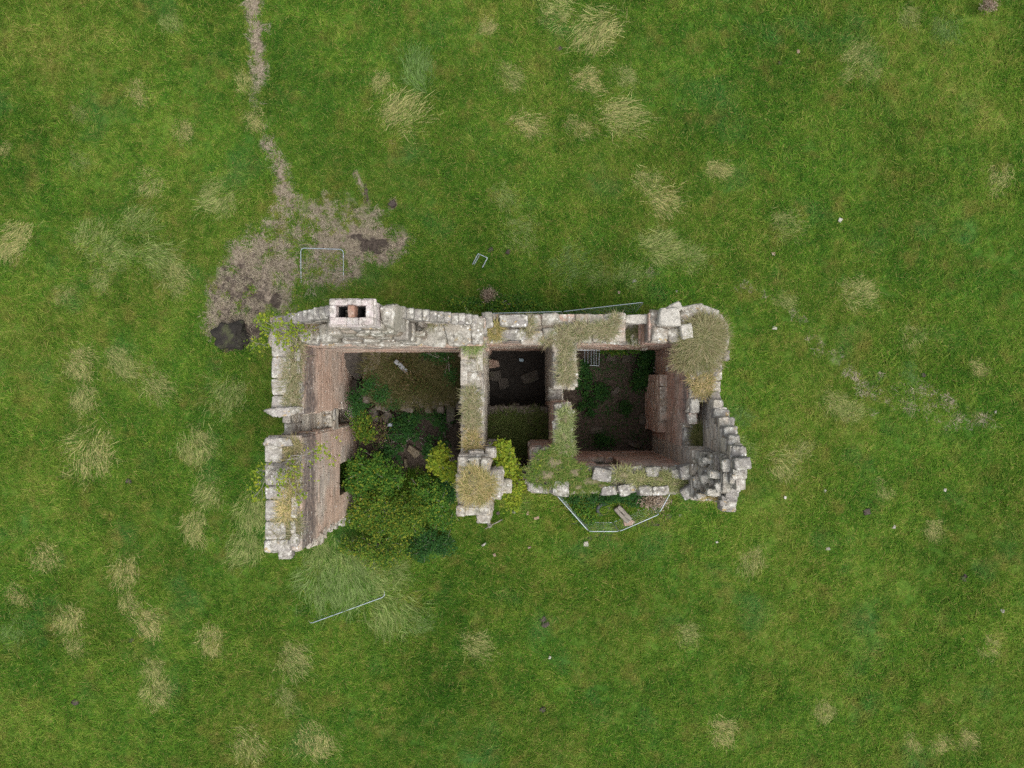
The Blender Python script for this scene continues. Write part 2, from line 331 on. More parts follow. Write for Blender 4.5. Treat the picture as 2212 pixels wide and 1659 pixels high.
# ------------------------------------------------------------------ blades, tussocks
def blades(mb, root, direc, length, width, lift, seg=3, droop=1.0, mat=0):
    """root (n,3), direc (n,) heading, lift (n,) start pitch; each blade a tapering bent strip"""
    n = len(root); ts = np.linspace(0, 1, seg+1)
    d = np.stack([np.cos(direc), np.sin(direc), np.zeros(n)], -1); side = np.stack([-np.sin(direc), np.cos(direc), np.zeros(n)], -1)
    V = []
    for i, t in enumerate(ts):
        along = length*t*np.cos(lift)+length*.22*droop*t*t*np.sin(lift); up = length*(t*np.sin(lift)-droop*.45*t*t*np.sin(lift))
        c = root+d*along[:, None]+np.array([0, 0, 1])*up[:, None]
        w = width*(1-.92*t**1.5)*.5
        V += [c-side*w[:, None], c+side*w[:, None]]
    V = np.stack(V, 1); m = 2*(seg+1); base = (np.arange(n)*m)[:, None]
    q = np.concatenate([base+np.array([2*i, 2*i+1, 2*i+3, 2*i+2]) for i in range(seg)], 0)
    mb.add(V.reshape(-1, 3), q, mat=mat)

# field grass: uncountable, one object; tufts set out on points
tufts = bpy.data.collections.new('tuft_kinds')
for k in range(6):
    mb = MB(); n = 36
    r = .26*np.sqrt(rng.random(n)); a = rng.random(n)*6.283
    root = np.stack([r*np.cos(a), r*np.sin(a), np.full(n, -.01)], -1)
    L = rng.uniform(.14, .42, n); hd0 = rng.random()*6.283
    blades(mb, root, hd0+rng.normal(0, .8, n), L, rng.uniform(.012, .034, n), rng.uniform(.2, 1.0, n), 2)
    me = mb.mesh('tuft', M['blade']); o = bpy.data.objects.new('tuft', me); tufts.objects.link(o)
M['litter'] = leaf_mat('straw_litter', [(.34, .285, .205), (.45, .385, .28), (.20, .16, .115), (.52, .455, .34), (.24, .24, .12), (.12, .10, .075)], .2)
for k in range(3):
    mb = MB(); n = 34; r = .28*np.sqrt(rng.random(n)); a = rng.random(n)*6.283
    blades(mb, np.stack([r*np.cos(a), r*np.sin(a), rng.uniform(.0, .03, n)], -1), rng.random()*6+rng.normal(0, .9, n), rng.uniform(.12, .34, n), rng.uniform(.012, .026, n), rng.uniform(.02, .3, n), 2)
    o = bpy.data.objects.new('tuft_straw', mb.mesh('tuft_straw', M['litter'])); tufts.objects.link(o)
dens = 34
npt = int(2*HX*2*HY*dens); tx = rng.uniform(-HX+.2, HX-.2, npt); ty = rng.uniform(-HY+.2, HY-.2, npt)
tpx, tpy = tx/(K*H)+1106, 829.5-ty/(K*H)
bb = worn(tpx, tpy); sb = soily(tpx, tpy)
keep = (rng.random(npt) > np.clip(bb*1.25-.2+(fbm(tx*2.2, ty*2.2, 21)-.5)*1.3*np.clip(bb*4, 0, 1), 0, .985)) & (rng.random(npt) > np.clip(sb*1.4-.2, 0, .97)) & ~indoors(tx, ty)
foot = ((tx > -8.15) & (tx < -6.9) & (ty > -5.7) & (ty < 2.4)) | ((tx > -8) & (tx < 7.5) & (ty > 1.2) & (ty < 2.5)) | ((tx > -2) & (tx < 7.5) & (ty > -4.1) & (ty < -2.9))
keep &= ~foot
trk = (tpx > 1560) & (bb > .10); bb = np.where(trk, bb*.25, bb); keep = np.where(trk, rng.random(npt) > .12, keep) & ~foot
strw = (bb > .22+.3*rng.random(npt)) & (~keep) & ~foot & ~indoors(tx, ty) & (sb < .7) & (rng.random(npt) < .5); keep |= strw; strw |= trk & keep & (rng.random(npt) < .2)
tx, ty, tpx, tpy, strw = tx[keep], ty[keep], tpx[keep], tpy[keep], strw[keep]
lng = np.clip(fbm(tx/2.3+9, ty/2.3, 31)*1.9-.55, 0, 1)
near = np.clip(1.2-np.abs(np.hypot(np.maximum(np.abs(tx)-7.5, 0), np.maximum(np.abs(ty+.8)-3.4, 0)))/1.8, 0, 1)
scl = rng.uniform(.6, 1.0, len(tx))*(.75+.55*lng+.75*near)
pm = bpy.data.meshes.new('field_grass'); pm.vertices.add(len(tx))
pm.vertices.foreach_set('co', np.stack([tx, ty, hillz(tx, ty)], -1).astype(np.float32).ravel())
for nm, ty_, arr in (('rot', 'FLOAT_VECTOR', np.stack([rng.normal(0, .15, len(tx)), rng.normal(0, .15, len(tx)), rng.random(len(tx))*6.283], -1)), ('scl', 'FLOAT', scl), ('idx', 'INT', np.where(strw, 6+rng.integers(0, 3, len(tx)), rng.integers(0, 6, len(tx))))):
    at = pm.attributes.new(nm, ty_, 'POINT'); at.data.foreach_set('vector' if ty_ == 'FLOAT_VECTOR' else 'value', arr.astype(np.int32 if ty_ == 'INT' else np.float32).ravel())
pm.materials.append(M['blade'])
fo = bpy.data.objects.new('field_grass', pm); COL.objects.link(fo); tag(fo, kind='stuff')
ng = bpy.data.node_groups.new('scatter_tufts', 'GeometryNodeTree')
ng.interface.new_socket('Geometry', in_out='INPUT', socket_type='NodeSocketGeometry'); ng.interface.new_socket('Geometry', in_out='OUTPUT', socket_type='NodeSocketGeometry')
gi, gout = ng.nodes.new('NodeGroupInput'), ng.nodes.new('NodeGroupOutput')
ci = ng.nodes.new('GeometryNodeCollectionInfo'); ci.inputs['Collection'].default_value = tufts; ci.inputs['Separate Children'].default_value = True; ci.inputs['Reset Children'].default_value = True
mp = ng.nodes.new('GeometryNodeMeshToPoints'); ip = ng.nodes.new('GeometryNodeInstanceOnPoints'); ip.inputs['Pick Instance'].default_value = True
def nattr(n, t):
    a = ng.nodes.new('GeometryNodeInputNamedAttribute'); a.data_type = t; a.inputs['Name'].default_value = n; return a.outputs['Attribute']
ng.links.new(gi.outputs[0], mp.inputs[0]); ng.links.new(mp.outputs[0], ip.inputs['Points']); ng.links.new(ci.outputs[0], ip.inputs['Instance'])
ng.links.new(nattr('idx', 'INT'), ip.inputs['Instance Index']); ng.links.new(nattr('rot', 'FLOAT_VECTOR'), ip.inputs['Rotation']); ng.links.new(nattr('scl', 'FLOAT'), ip.inputs['Scale'])
ng.links.new(ip.outputs[0], gout.inputs[0])
md = fo.modifiers.new('tufts', 'NODES'); md.node_group = ng

# tussocks: four shapes, every one standing in the field its own object
tuss_mesh = []
for k in range(5):
    mb = MB(); n = 1700
    root = np.stack([rng.normal(0, .33, n), rng.normal(0, .27, n), np.full(n, -.02)], -1)
    lk = (vnoise(root[:, 0]*2+k*7+50, root[:, 1]*2+50, 60+k)-.5)*1.7+(vnoise(root[:, 0]*6+k*7+50, root[:, 1]*6+50, 70+k)-.5)*1.1
    hd = lk+rng.normal(0, .22, n)+np.where(rng.random(n) < .12, rng.normal(0, 1.2, n), 0)
    blades(mb, root, hd, rng.uniform(.20, .52, n), rng.uniform(.009, .022, n), rng.uniform(.3, .95, n), 3, 1.3)
    tuss_mesh.append(mb.mesh('grass_tussock', M['tuss']))
def tcol(s):                        # 0 deep green, .2 bluish green, 1 bleached straw
    g = np.array([.17, .29, .075]); st = np.array([.55, .475, .21])
    if s < .25: g = np.array([.14, .26, .075])
    return tuple(g*(1-s)+st*s)+(1,)
TUSS = []

# ------------------------------------------------------------------ stone blocks
def block_template(n, e=9.0):
    idx = {}; V = []; Q = []
    def vid(i, j, k):
        if (i, j, k) not in idx: idx[(i, j, k)] = len(V); V.append((2*i/n-1, 2*j/n-1, 2*k/n-1))
        return idx[(i, j, k)]
    for a in range(n):
        for b in range(n):
            Q.append([vid(a, b, 0), vid(a, b+1, 0), vid(a+1, b+1, 0), vid(a+1, b, 0)]); Q.append([vid(a, b, n), vid(a+1, b, n), vid(a+1, b+1, n), vid(a, b+1, n)])
            Q.append([vid(a, 0, b), vid(a+1, 0, b), vid(a+1, 0, b+1), vid(a, 0, b+1)]); Q.append([vid(a, n, b), vid(a, n, b+1), vid(a+1, n, b+1), vid(a+1, n, b)])
            Q.append([vid(0, a, b), vid(0, a, b+1), vid(0, a+1, b+1), vid(0, a+1, b)]); Q.append([vid(n, a, b), vid(n, a+1, b), vid(n, a+1, b+1), vid(n, a, b+1)])
    V = np.array(V)
    # pull the outermost rows close to the edges so that faces stay flat and edges are worn round
    V = np.sign(V)*np.abs(V)**.6
    V = V/(np.sum(np.abs(V)**e, -1, keepdims=True)**(1/e))
    return V, np.array(Q)
BT = {n: block_template(n) for n in (3, 4, 6, 9)}; BT[0] = block_template(3, 34.)
def blocks(mb, c, h, rot=None, n=3, rough=.014, warp=.05, mat=0):
    """c (N,3) centres, h (N,3) half sizes"""
    c = np.asarray(c, float).reshape(-1, 3); h = np.asarray(h, float).reshape(-1, 3)
    T, Q = BT[n]; k = len(c)
    if not k: return
    V = T[None]*h[:, None, :]
    # each stone is hewn a little out of true
    for ax in range(3):
        o = (ax+1) % 3; V[:, :, ax] *= 1+rng.normal(0, warp, (k, 1))*T[None, :, o]
        o = (ax+2) % 3; V[:, :, ax] *= 1+rng.normal(0, warp, (k, 1))*T[None, :, o]
    V += rng.normal(0, rough, V.shape)
    if rot is not None:
        rot = np.broadcast_to(np.asarray(rot, float), (k,)); cs, sn = np.cos(rot)[:, None], np.sin(rot)[:, None]
        x, y = V[:, :, 0].copy(), V[:, :, 1].copy(); V[:, :, 0] = x*cs-y*sn; V[:, :, 1] = x*sn+y*cs
    V += c[:, None, :]
    mb.add(V.reshape(-1, 3), (np.arange(k)*len(T))[:, None, None]+Q[None], mat=mat)
def box(mb, x0, x1, y0, y1, z0, z1, mat=0):
    v = [(x0, y0, z0), (x1, y0, z0), (x1, y1, z0), (x0, y1, z0), (x0, y0, z1), (x1, y0, z1), (x1, y1, z1), (x0, y1, z1)]
    mb.add(v, [(0, 3, 2, 1), (4, 5, 6, 7), (0, 1, 5, 4), (1, 2, 6, 5), (2, 3, 7, 6), (3, 0, 4, 7)], mat=mat)

def wall(name, x0, x1, y0, y1, ax, prof, mat, z0=-.25, openings=(), parent=None, jag=.12, cap=True, capmat='cope', ends=(1, 1), capn=0, capsize=(.22, .7), drop=.12, course=(.16, .33), lens=(.4, 1.15), flat=.006):
    """a masonry wall of coursed stones on a rubble core; prof [(u,z)...] is its broken top, openings (u0,u1,z0,z1,side,depth)"""
    u0, u1, t0, t1 = (x0, x1, y0, y1) if ax == 'x' else (y0, y1, x0, x1); T = t1-t0
    pu, pz = np.array(prof, float).T; sd = int(rng.integers(1e6))
    def top(u): return np.interp(u, pu, pz)+(vnoise(np.asarray(u)*2.3+sd % 97, np.zeros_like(u)+sd % 31, sd % 1000)-.5)*2*jag
    def m3(u, t, z): return np.stack([u, t, z], -1) if ax == 'x' else np.stack([t, u, z], -1)
    mb = MB(); IN = .05
    # core
    nu = max(2, int((u1-u0)/.16)); es = np.unique(np.concatenate([np.linspace(u0+IN, u1-IN, nu+1)]+[[max(u0+IN, min(u1-IN, o[0])), max(u0+IN, min(u1-IN, o[1]))] for o in openings]))
    es = es[np.concatenate([[True], np.diff(es) > .012])]
    for a, b in zip(es[:-1], es[1:]):
        mid = (a+b)/2; zt = float(top(np.array(mid)))-.06
        bands = [(t0+IN, t1-IN, z0, zt)]
        for (oa, ob, za, zb, side, dep) in openings:
            if not (oa-1e-6 <= mid <= ob+1e-6): continue
            nb = []
            for (ta, tb, ya, yb) in bands:
                lo, hi = (t0+IN, t0+dep) if side < 0 else (t1-dep, t1-IN) if side > 0 else (t0, t1)
                zc, zd = max(ya, za), min(yb, zb)
                if zd <= zc: nb.append((ta, tb, ya, yb)); continue
                if zc > ya: nb.append((ta, tb, ya, zc))
                if zd < yb: nb.append((ta, tb, zd, yb))
                if side < 0 and hi < tb: nb.append((hi, tb, zc, zd))
                if side > 0 and lo > ta: nb.append((ta, lo, zc, zd))
            bands = nb
        for (ta, tb, ya, yb) in bands:
            if yb-ya < .02 or tb-ta < .02: continue
            if ax == 'x': box(mb, a, b, ta, tb, ya, yb, 1)
            else: box(mb, ta, tb, a, b, ya, yb, 1)
    # faces
    C, Hh = [], []
    def face(fu0, fu1, put, out, side):
        z = z0
        while z < pz.max()+.3:
            hz = rng.uniform(*course)
            u = fu0-rng.uniform(0, .02)
            while u < fu1-.04:
                L = rng.uniform(*lens)
                if u+L > fu1-.14: L = fu1-u
                if put == 'u':
                    hop = False
                    for (oa, ob, za, zb, sdd, dep) in openings:
                        if (sdd == 0 or sdd == side) and za-.04 < z+hz/2 < zb+.04:
                            if oa-.02 <= u < ob-.02: u = ob; hop = True; break
                            if u < oa < u+L+.12: L = oa-u
                            elif u < oa < u+L: L = oa-u
                    if hop: continue
                zc = z+hz/2; uc = u+L/2
                uu = np.clip(uc, u0, u1) if put == 'u' else (u0 if out < 0 else u1)
                if zc+hz*.35 < float(top(np.array(uu))):
                    bad = L < .03
                    if not bad:
                        dpt = rng.uniform(.10, .16); prot = rng.normal(0, flat)
                        if put == 'u': C.append(m3(np.array(uc), np.array((t0 if side < 0 else t1)+(prot+dpt-.005 if side < 0 else -prot-dpt+.005)), np.array(zc))); hh = (L/2-.002, dpt, hz/2-.002)
                        else:
                            prot += rng.uniform(-.02, .10); C.append(m3(np.array((u0+dpt-prot) if out < 0 else (u1-dpt+prot)), np.array(uc), np.array(zc))); hh = (dpt, L/2-.008, hz/2-.007)
                        Hh.append(hh if ax == 'x' else (hh[1], hh[0], hh[2]))
                u += L
            z += hz
    face(u0, u1, 'u', 0, -1); face(u0, u1, 'u', 0, 1)
    if ends[0]: face(t0+.02, t1-.02, 'e', -1, 0)
    if ends[1]: face(t0+.02, t1-.02, 'e', 1, 0)
    blocks(mb, C, Hh, n=0, rough=flat, warp=.012)
    o = mb.build(name, [M[mat], M['core']], parent, smooth=False)
    if cap:
        cb = MB(); u = u0; rows = capn or max(1, int(round(T/.42)))
        tt = np.linspace(t0, t1, rows+1)
        for r in range(rows):
            u = u0+rng.uniform(-.05, .02)
            while u < u1-.08:
                L = rng.uniform(*capsize)
                if u+L > u1-.16: L = u1-u+rng.uniform(-.02, .04)
                uc = u+L/2; skip = False
                for (oa, ob, za, zb, sdd, dep) in openings:
                    if zb > 20 and oa-.05 < uc < ob+.05: skip = True
                zt = float(top(np.array(np.clip(uc, u0, u1))))
                if rng.random() < drop: skip = True
                if not skip:
                    hz = rng.uniform(.09, .17); w = (tt[r+1]-tt[r])
                    ov = .03 if r in (0, rows-1) else .0
                    tc = (tt[r]+tt[r+1])/2+rng.normal(0, .02)+(-ov if r == 0 else ov if r == rows-1 else 0)
                    cc = m3(np.array(uc), np.array(tc), np.array(zt-hz+rng.uniform(-.05, .10))); hh = (L/2-.006, w/2*rng.uniform(.78, 1.06), hz)
                    blocks(cb, [cc], [hh if ax == 'x' else (hh[1], hh[0], hh[2])], rot=rng.normal(0, .09), n=6, rough=.014, warp=.11)
                u += L
        cb.build('wall_head', M[capmat], o)
    return o

def each(name, mat, parent, pts, n=9, rough=.012):
    for p in pts:
        mb = MB(); rubble(mb, [p], n, rough); mb.build(name, M[mat], parent)
def rubble(mb, pts, n=6, rough=.012, mat=0):
    """pts: (x,y,z_top,lx,ly,lz,rot)"""
    for (x, y, z, lx, ly, lz, r) in pts: blocks(mb, [(x, y, z-lz/2)], [(lx/2, ly/2, lz/2)], rot=r, n=n, rough=rough, warp=.09, mat=mat)

# ------------------------------------------------------------------ the ruined house
house = empty('ruined_house', (0, 0, 0), 'roofless sandstone house ruin with broken walls and twin-flue chimney stack', 'ruin')
# west wall, two lengths with the broken window between
ww = wall('west_wall', -7.95, -7.0, -.98, 1.30, 'y', [(-.98, 8.25), (1.3, 8.3)], 'west', parent=house, jag=.03, cap=False, flat=.003, lens=(.6, 1.5), openings=[(-.98, -.75, .6, 3.3, 1, .6)])
ws = wall('west_wall', -8.12, -7.0, -5.52, -1.80, 'y', [(-5.52, 8.25), (-5.2, 8.4), (-1.8, 8.4)], 'west', parent=house, jag=.03, cap=False, flat=.003, lens=(.6, 1.5), openings=[(-4.54, -3.26, -.2, 3.0, 1, .8)])
wsill = wall('window_breast', -7.95, -7.0, -1.80, -.98, 'y', [(-1.8, 4.1), (-.98, 4.0)], 'grey', parent=house, jag=.05, ends=(0, 0), openings=[(-1.75, -1.0, .6, 3.3, 1, .6)])
mb = MB()                                # stepped sill blocks, broken outer skin of the window
for (xa, xb, ya, yb, zz) in [(-7.93, -7.68, -1.80, -1.36, 7.1), (-7.93, -7.66, -1.38, -.98, 7.5), (-7.70, -7.46, -1.78, -1.0, 5.9), (-7.48, -7.28, -1.76, -1.0, 4.8), (-7.30, -7.04, -1.7, -1.02, 4.35)]:
    z = 4.0
    while z < zz-.1:
        h = rng.uniform(.22, .36); blocks(mb, [((xa+xb)/2, (ya+yb)/2+rng.normal(0, .02), z+h/2)], [((xb-xa)/2, (yb-ya)/2*rng.uniform(.9, 1), h/2-.005)], n=4, rough=.014); z += h
for i in range(14): blocks(mb, [(rng.uniform(-7.7, -7.1), rng.uniform(-1.7, -1.1), rng.uniform(4.15, 4.4))], [rng.uniform(.07, .17, 3)], rot=rng.random()*3, n=4)
mb.build('window_sill', M['grey'], wsill)
# flat slabs along the outer edge of the west wall head
def slabrow(xa, xb, ya, yb, z, n, extra=()):
    e = np.linspace(ya, yb, n+1)+np.concatenate([[0], rng.normal(0, .07, n-1), [0]])
    for a, b in zip(e[:-1], e[1:]):
        xr = xb+rng.uniform(-.12, .10); mb = MB(); blocks(mb, [((xa+xr)/2, (a+b)/2, z-.08+rng.uniform(-.02, .02))], [((xr-xa)/2, (b-a)/2-.012, .10)], n=9, rough=.006, warp=.03); mb.build('coping_slab', M['slab'], ww)
slabrow(-7.99, -7.42, -.98, 1.5, 8.36, 4); slabrow(-8.17, -7.50, -5.15, -1.95, 8.46, 5)
each('coping_slab', 'slab', ww, [(-7.62, -.93, 8.52, .95, .26, .26, .08), (-7.72, -1.90, 8.58, .92, .25, .30, -.05), (-7.78, -5.36, 8.50, .85, .42, .26, .04), (-7.62, -5.72, 8.15, .42, .30, .5, .1), (-7.20, -5.16, 8.50, .28, .42, .22, -.3),
            (-7.12, .95, 8.42, .16, .42, .18, 0), (-7.13, .52, 8.38, .17, .36, .16, .1), (-7.2, -4.05, 8.52, .20, .75, .2, 0), (-7.25, -4.75, 8.5, .18, .5, .2, .06), (-7.08, -2.6, 8.44, .15, .5, .15, 0), (-7.06, -.2, 8.34, .14, .6, .15, 0), (-7.06, -3.3, 8.44, .14, .5, .15, 0)])
mb = MB()                                # toothed south end of the west wall
for i in range(26):
    z = rng.uniform(.2, 7.2); d = .05+.28*max(0, math.sin(z*.9)); blocks(mb, [(rng.uniform(-7.8, -7.15), -5.52-rng.uniform(0, d), z)], [rng.uniform(.12, .26), rng.uniform(.12, .28), rng.uniform(.09, .16)], rot=rng.normal(0, .15), n=4)
mb.build('toothed_end', M['grey'], ws)
each('broken_end', 'grey', ws, [(-7.25, -5.7, 6.3, .42, .4, .3, .2), (-7.02, -5.62, 6.2, .3, .36, .26, -.2), (-7.45, -5.62, 7.0, .4, .3, .3, .1), (-7.15, -5.55, 5.6, .4, .4, .35, 0)], 6)
# north gable wall of the west bay
gw = wall('gable_wall', -8.05, -1.0, 1.30, 2.26, 'x', [(-8.05, 8.25), (-1.0, 8.2)], 'warm', parent=house, jag=.05, capn=1, capsize=(.5, 1.0), drop=0, capmat='cope', openings=[(-6.6, -5.9, .3, 2.4, -1, .5)])
mb = MB()                                # gable above the wall head
def gtop(x): return 12.15-1.30*abs(x+4.55) if x < -4.55 else 12.15-1.18*abs(x+4.55)
for xx in np.arange(-7.85, -1.25, .21):
    zt = gtop(xx)-.2
    if zt > 8.1: box(mb, xx-.105, xx+.105, 2.02, 2.21, 8.0, zt, 1)
C, Hh = [], []
for side in (1.99+.1, 2.26-.1):
    z = 8.1
    while z < 12:
        hz = rng.uniform(.18, .28); u = -8.0
        while u < -1.1:
            L = rng.uniform(.25, .6)
            if min(gtop(u), gtop(u+L)) > z+hz+.05: C.append((u+L/2, side+rng.normal(0, .01), z+hz/2)); Hh.append((L/2-.008, .1, hz/2-.007))
            u += L
        z += hz
blocks(mb, C, Hh, n=3, rough=.01)
gu = mb.build('gable_head', [M['grey'], M['core']], gw)
mb = MB()                                # crow steps
for (u, du, sgn) in ((-8.12, .265, 1), (-1.14, .20, -1)):
    n = 11 if sgn > 0 else 13
    for i in range(n):
        L = du if sgn > 0 else .205
        uc = u+sgn*(L*(i+.5)); zt = gtop(uc)+.06
        mb = MB(); blocks(mb, [(uc, 2.13+rng.normal(0, .01), zt-.19)], [(L/2+.015, rng.uniform(.155, .185), .20)], n=9, rough=.008, warp=.03); mb.build('crow_step', M['cope'], gu)
# chimney stack with two flues
ch = empty('chimney', (0, 0, 0)); ch.parent = house
mb = MB(); cx0, cx1, cy0, cy1 = -4.93, -3.74, 1.60, 2.28
def ring(z0, z1, g):
    h = (z1-z0)/2-.004; z = (z0+z1)/2
    for (a, b, c, d) in [(cx0-g, cx1+g, 2.13, cy1+g), (cx0-g, cx1+g, cy0-g, 1.80)]:
        e = np.linspace(a, b, 4)+np.concatenate([[0], rng.normal(0, .05, 2), [0]])
        for p, q in zip(e[:-1], e[1:]): blocks(mb, [((p+q)/2, (c+d)/2, z)], [((q-p)/2-.003, (d-c)/2, h)], n=9, rough=.004, warp=.015)
    for (a, b) in [(cx0-g, -4.76), (-3.95, cx1+g)]: blocks(mb, [((a+b)/2, 1.965, z)], [((b-a)/2, .168, h)], n=9, rough=.004, warp=.015)
z = 10.2
while z < 12.5: ring(z, z+.29, 0); z += .29
ring(12.52, 12.68, .045); ring(12.68, 12.80, -.005)
blocks(mb, [(-4.335, 1.94, 10.1)], [(.58, .33, .1)], n=4)
mb.build('stack', M['chimney'], ch)
mb = MB()
for z in np.arange(11, 12.7, .21): blocks(mb, [(-4.33, 1.965, z+.1)], [(.092, .168, .1)], n=6, rough=.005, warp=.02)
mb.build('flue_divider', M['brick'], ch)
for fx in (-4.59, -4.10):
    mb = MB(); x0, x1 = (-4.755, -4.425) if fx < -4.3 else (-4.235, -3.955)
    for (a, b, c, d) in [(x0, x0+.02, 1.805, 2.125), (x1-.02, x1, 1.805, 2.125), (x0+.02, x1-.02, 1.805, 1.825), (x0+.02, x1-.02, 2.105, 2.125)]: box(mb, a, b, c, d, 10.6, 12.45)
    box(mb, x0, x1, 1.805, 2.125, 10.55, 10.6)
    mb.build('flue', M['soot'], ch)
mb = MB()                                # stepped breast below the stack, leaning slab, stub of a second flue
for i, (z, y, xa, xb) in enumerate([(11.7, 1.56, -5.0, -3.65), (11.1, 1.50, -5.05, -3.45), (10.5, 1.45, -5.15, -3.4), (9.9, 1.40, -5.25, -3.2), (9.3, 1.36, -5.4, -3.1), (8.7, 1.32, -5.6, -3.0)]):
    e = np.linspace(xa, xb, 5)+np.concatenate([[0], rng.normal(0, .06, 3), [0]])
    for p, q in zip(e[:-1], e[1:]):
        zz = z+rng.normal(0, .04); blocks(mb, [((p+q)/2, (y+2.0)/2, zz-.31)], [((q-p)/2-.006, (2.0-y)/2+rng.normal(0, .012), .31)], n=6, rough=.012, warp=.03)
rubble(mb, [(-3.50, 1.93, 12.05, .42, .64, 1.6, 0), (-3.52, 1.92, 10.6, .46, .66, 1.6, 0), (-2.88, 2.0, 9.6, .16, .3, 1.3, 0), (-3.02, 1.62, 9.2, .42, .20, 1.0, .05), (-5.45, 1.75, 10.2, .5, .5, 1.9, 0), (-5.9, 1.65, 9.2, .55, .6, 1.0, .1)], 9)
mb.build('chimney_breast', M['cope'], gw)
# north wall of the middle and east bays
nw = wall('north_wall', -1.0, 3.97, 1.49, 2.45, 'x', [(-1, 7.25), (-.6, 7.0), (3.97, 6.95)], 'warm', parent=house, jag=.06, capn=2, capsize=(.35, .8))
wall('window_breast', 3.97, 4.85, 1.49, 2.45, 'x', [(3.97, 5.0), (4.85, 5.0)], 'warm', parent=house, jag=.05, ends=(0, 0))
each('window_head', 'pale', nw, [(4.4, 2.30, 6.85, .86, .30, .34, .02), (4.4, 2.31, 6.5, .84, .27, .3, 0)])
ne = wall('north_wall', 4.85, 6.25, 1.49, 2.52, 'x', [(4.85, 7.2), (6.25, 7.2)], 'warm', parent=house, jag=.05, capn=2, capsize=(.5, .8))
each('loose_block', 'pale', ne, [(5.42, 2.32, 7.62, .72, .62, .42, .0), (6.03, 1.82, 7.5, .40, .52, .36, .15), (5.62, 2.62, 7.45, .5, .3, .3, .5)])
each('quoin', 'cope', nw, [(-.85, 2.2, 7.6, .36, .5, .5, .1), (-1.02, 1.95, 7.75, .3, .62, .5, 0), (.05, 2.2, 7.28, 1.0, .42, .3, 0), (.0, 1.72, 7.1, 1.1, .36, .25, .03)])
# round stair turret at the north-east corner
mb = MB(); cx, cy, r0 = 6.50, 1.63, 1.13
z = -.2
while z < 6.75:
    hz = rng.uniform(.2, .32); n = int(rng.integers(15, 19)); a0 = rng.random()*6
    for i in range(n):
        a = a0+i*2*math.pi/n
        if cx+(r0-.14)*math.cos(a) < 6.42 and cy+(r0-.14)*math.sin(a) < 1.62: continue
        blocks(mb, [(cx+(r0-.14)*math.cos(a), cy+(r0-.14)*math.sin(a), z+hz/2)], [(.14, r0*math.pi/n-.004, hz/2-.006)], rot=a, n=4, rough=.01, warp=.03)
    z += hz
for a, zz, L in ((1.75, 7.12, .75), (1.15, 7.05, .72), (2.4, 7.02, .55), (.55, 6.98, .6), (-.15, 6.95, .5), (-.6, 6.95, .45)):
    blocks(mb, [(cx+(r0-.17)*math.cos(a), cy+(r0-.17)*math.sin(a), zz-.15)], [(.20, L/2, .16)], rot=a, n=9, rough=.01, warp=.06)
rg, sg = 10, 28; V = [(cx, cy, 7.38)]; Q = []; Tt = []
for i in range(1, rg+1):
    for j in range(sg):
        a = 2*math.pi*j/sg; r = 1.02*i/rg; V.append((max(5.92, cx+r*math.cos(a)), cy+r*math.sin(a)*(1.25 if math.sin(a) < 0 else 1), 6.72+.66*(1-(i/rg)**2)+rng.normal(0, .03)))
for j in range(sg): Tt.append((0, 1+j, 1+(j+1) % sg))
for i in range(rg-1):
    for j in range(sg): p = 1+i*sg; Q.append((p+j, p+sg+j, p+sg+(j+1) % sg, p+(j+1) % sg))
mb.add(V, Q, Tt, mat=1)
turret = mb.build('turret', [M['grey'], M['turf']], house)
# east wall with the slot, the inner skin, and the broken east gable
ew = wall('east_wall', 6.3, 7.4, -.56, 1.62, 'y', [(-.56, 6.6), (1.62, 6.75)], 'warm', parent=house, jag=.14, ends=(1, 0), capn=2, capsize=(.3, .6))
wall('east_wall', 6.3, 6.62, -1.42, -.56, 'y', [(-1.42, 6.6), (-.56, 6.6)], 'warm', parent=house, jag=.08, capn=1, ends=(0, 0), capsize=(.38, .5))
ei = wall('east_wall', 6.3, 7.0, -2.32, -1.42, 'y', [(-2.32, 5.9), (-1.42, 5.7)], 'warm', parent=house, jag=.06, ends=(0, 1), capn=1)
eg = wall('gable_wall', 6.98, 7.42, -4.02, -.56, 'y', [(-4.02, 8.1), (-3.3, 8.9), (-2.55, 9.7), (-2.2, 9.3), (-1.95, 8.9), (-1.4, 8.1), (-1.0, 7.3), (-.56, 6.5)], 'grey', parent=house, jag=.08, ends=(1, 1), cap=False)
mb = MB(); py = -.62
egp = np.array([(-4.06, 8.15), (-3.3, 8.95), (-2.5, 9.8), (-2.2, 9.35), (-1.95, 8.95), (-1.4, 8.15), (-1.0, 7.4), (-.56, 6.6)])
while py > -4.1:
    L = rng.uniform(.25, .36) if py > -2.5 else rng.uniform(.15, .2)
    yc = py-L/2; zt = float(np.interp(yc, egp[:, 0], egp[:, 1]))+.08
    blocks(mb, [(7.24+rng.normal(0, .025)-.03*(py < -2.5), yc, zt-.2)], [(rng.uniform(.20, .27), L/2+.02, .21)], rot=rng.normal(0, .06), n=9, rough=.012, warp=.06); py -= L; mb.build('crow_step', M['cope'], eg); mb = MB()
each('loose_block', 'pale', ew, [(6.47, -.78, 6.85, .30, .50, .34, .03), (6.45, -1.22, 6.62, .30, .34, .25, .1)])
each('coping_stone', 'rubble', ew, [(6.55, .53, 7.0, .28, .52, .4, .5), (6.8, .5, 6.95, .3, .2, .3, .2), (7.2, .52, 6.9, .4, .36, .35, .7), (7.2, -.45, 6.8, .42, .34, .3, .1), (7.55, 1.0, 7.0, .2, .34, .3, 0), (6.4, .3, 6.85, .2, .25, .25, .3), (6.42, -.2, 6.8, .22, .3, .25, 0)])
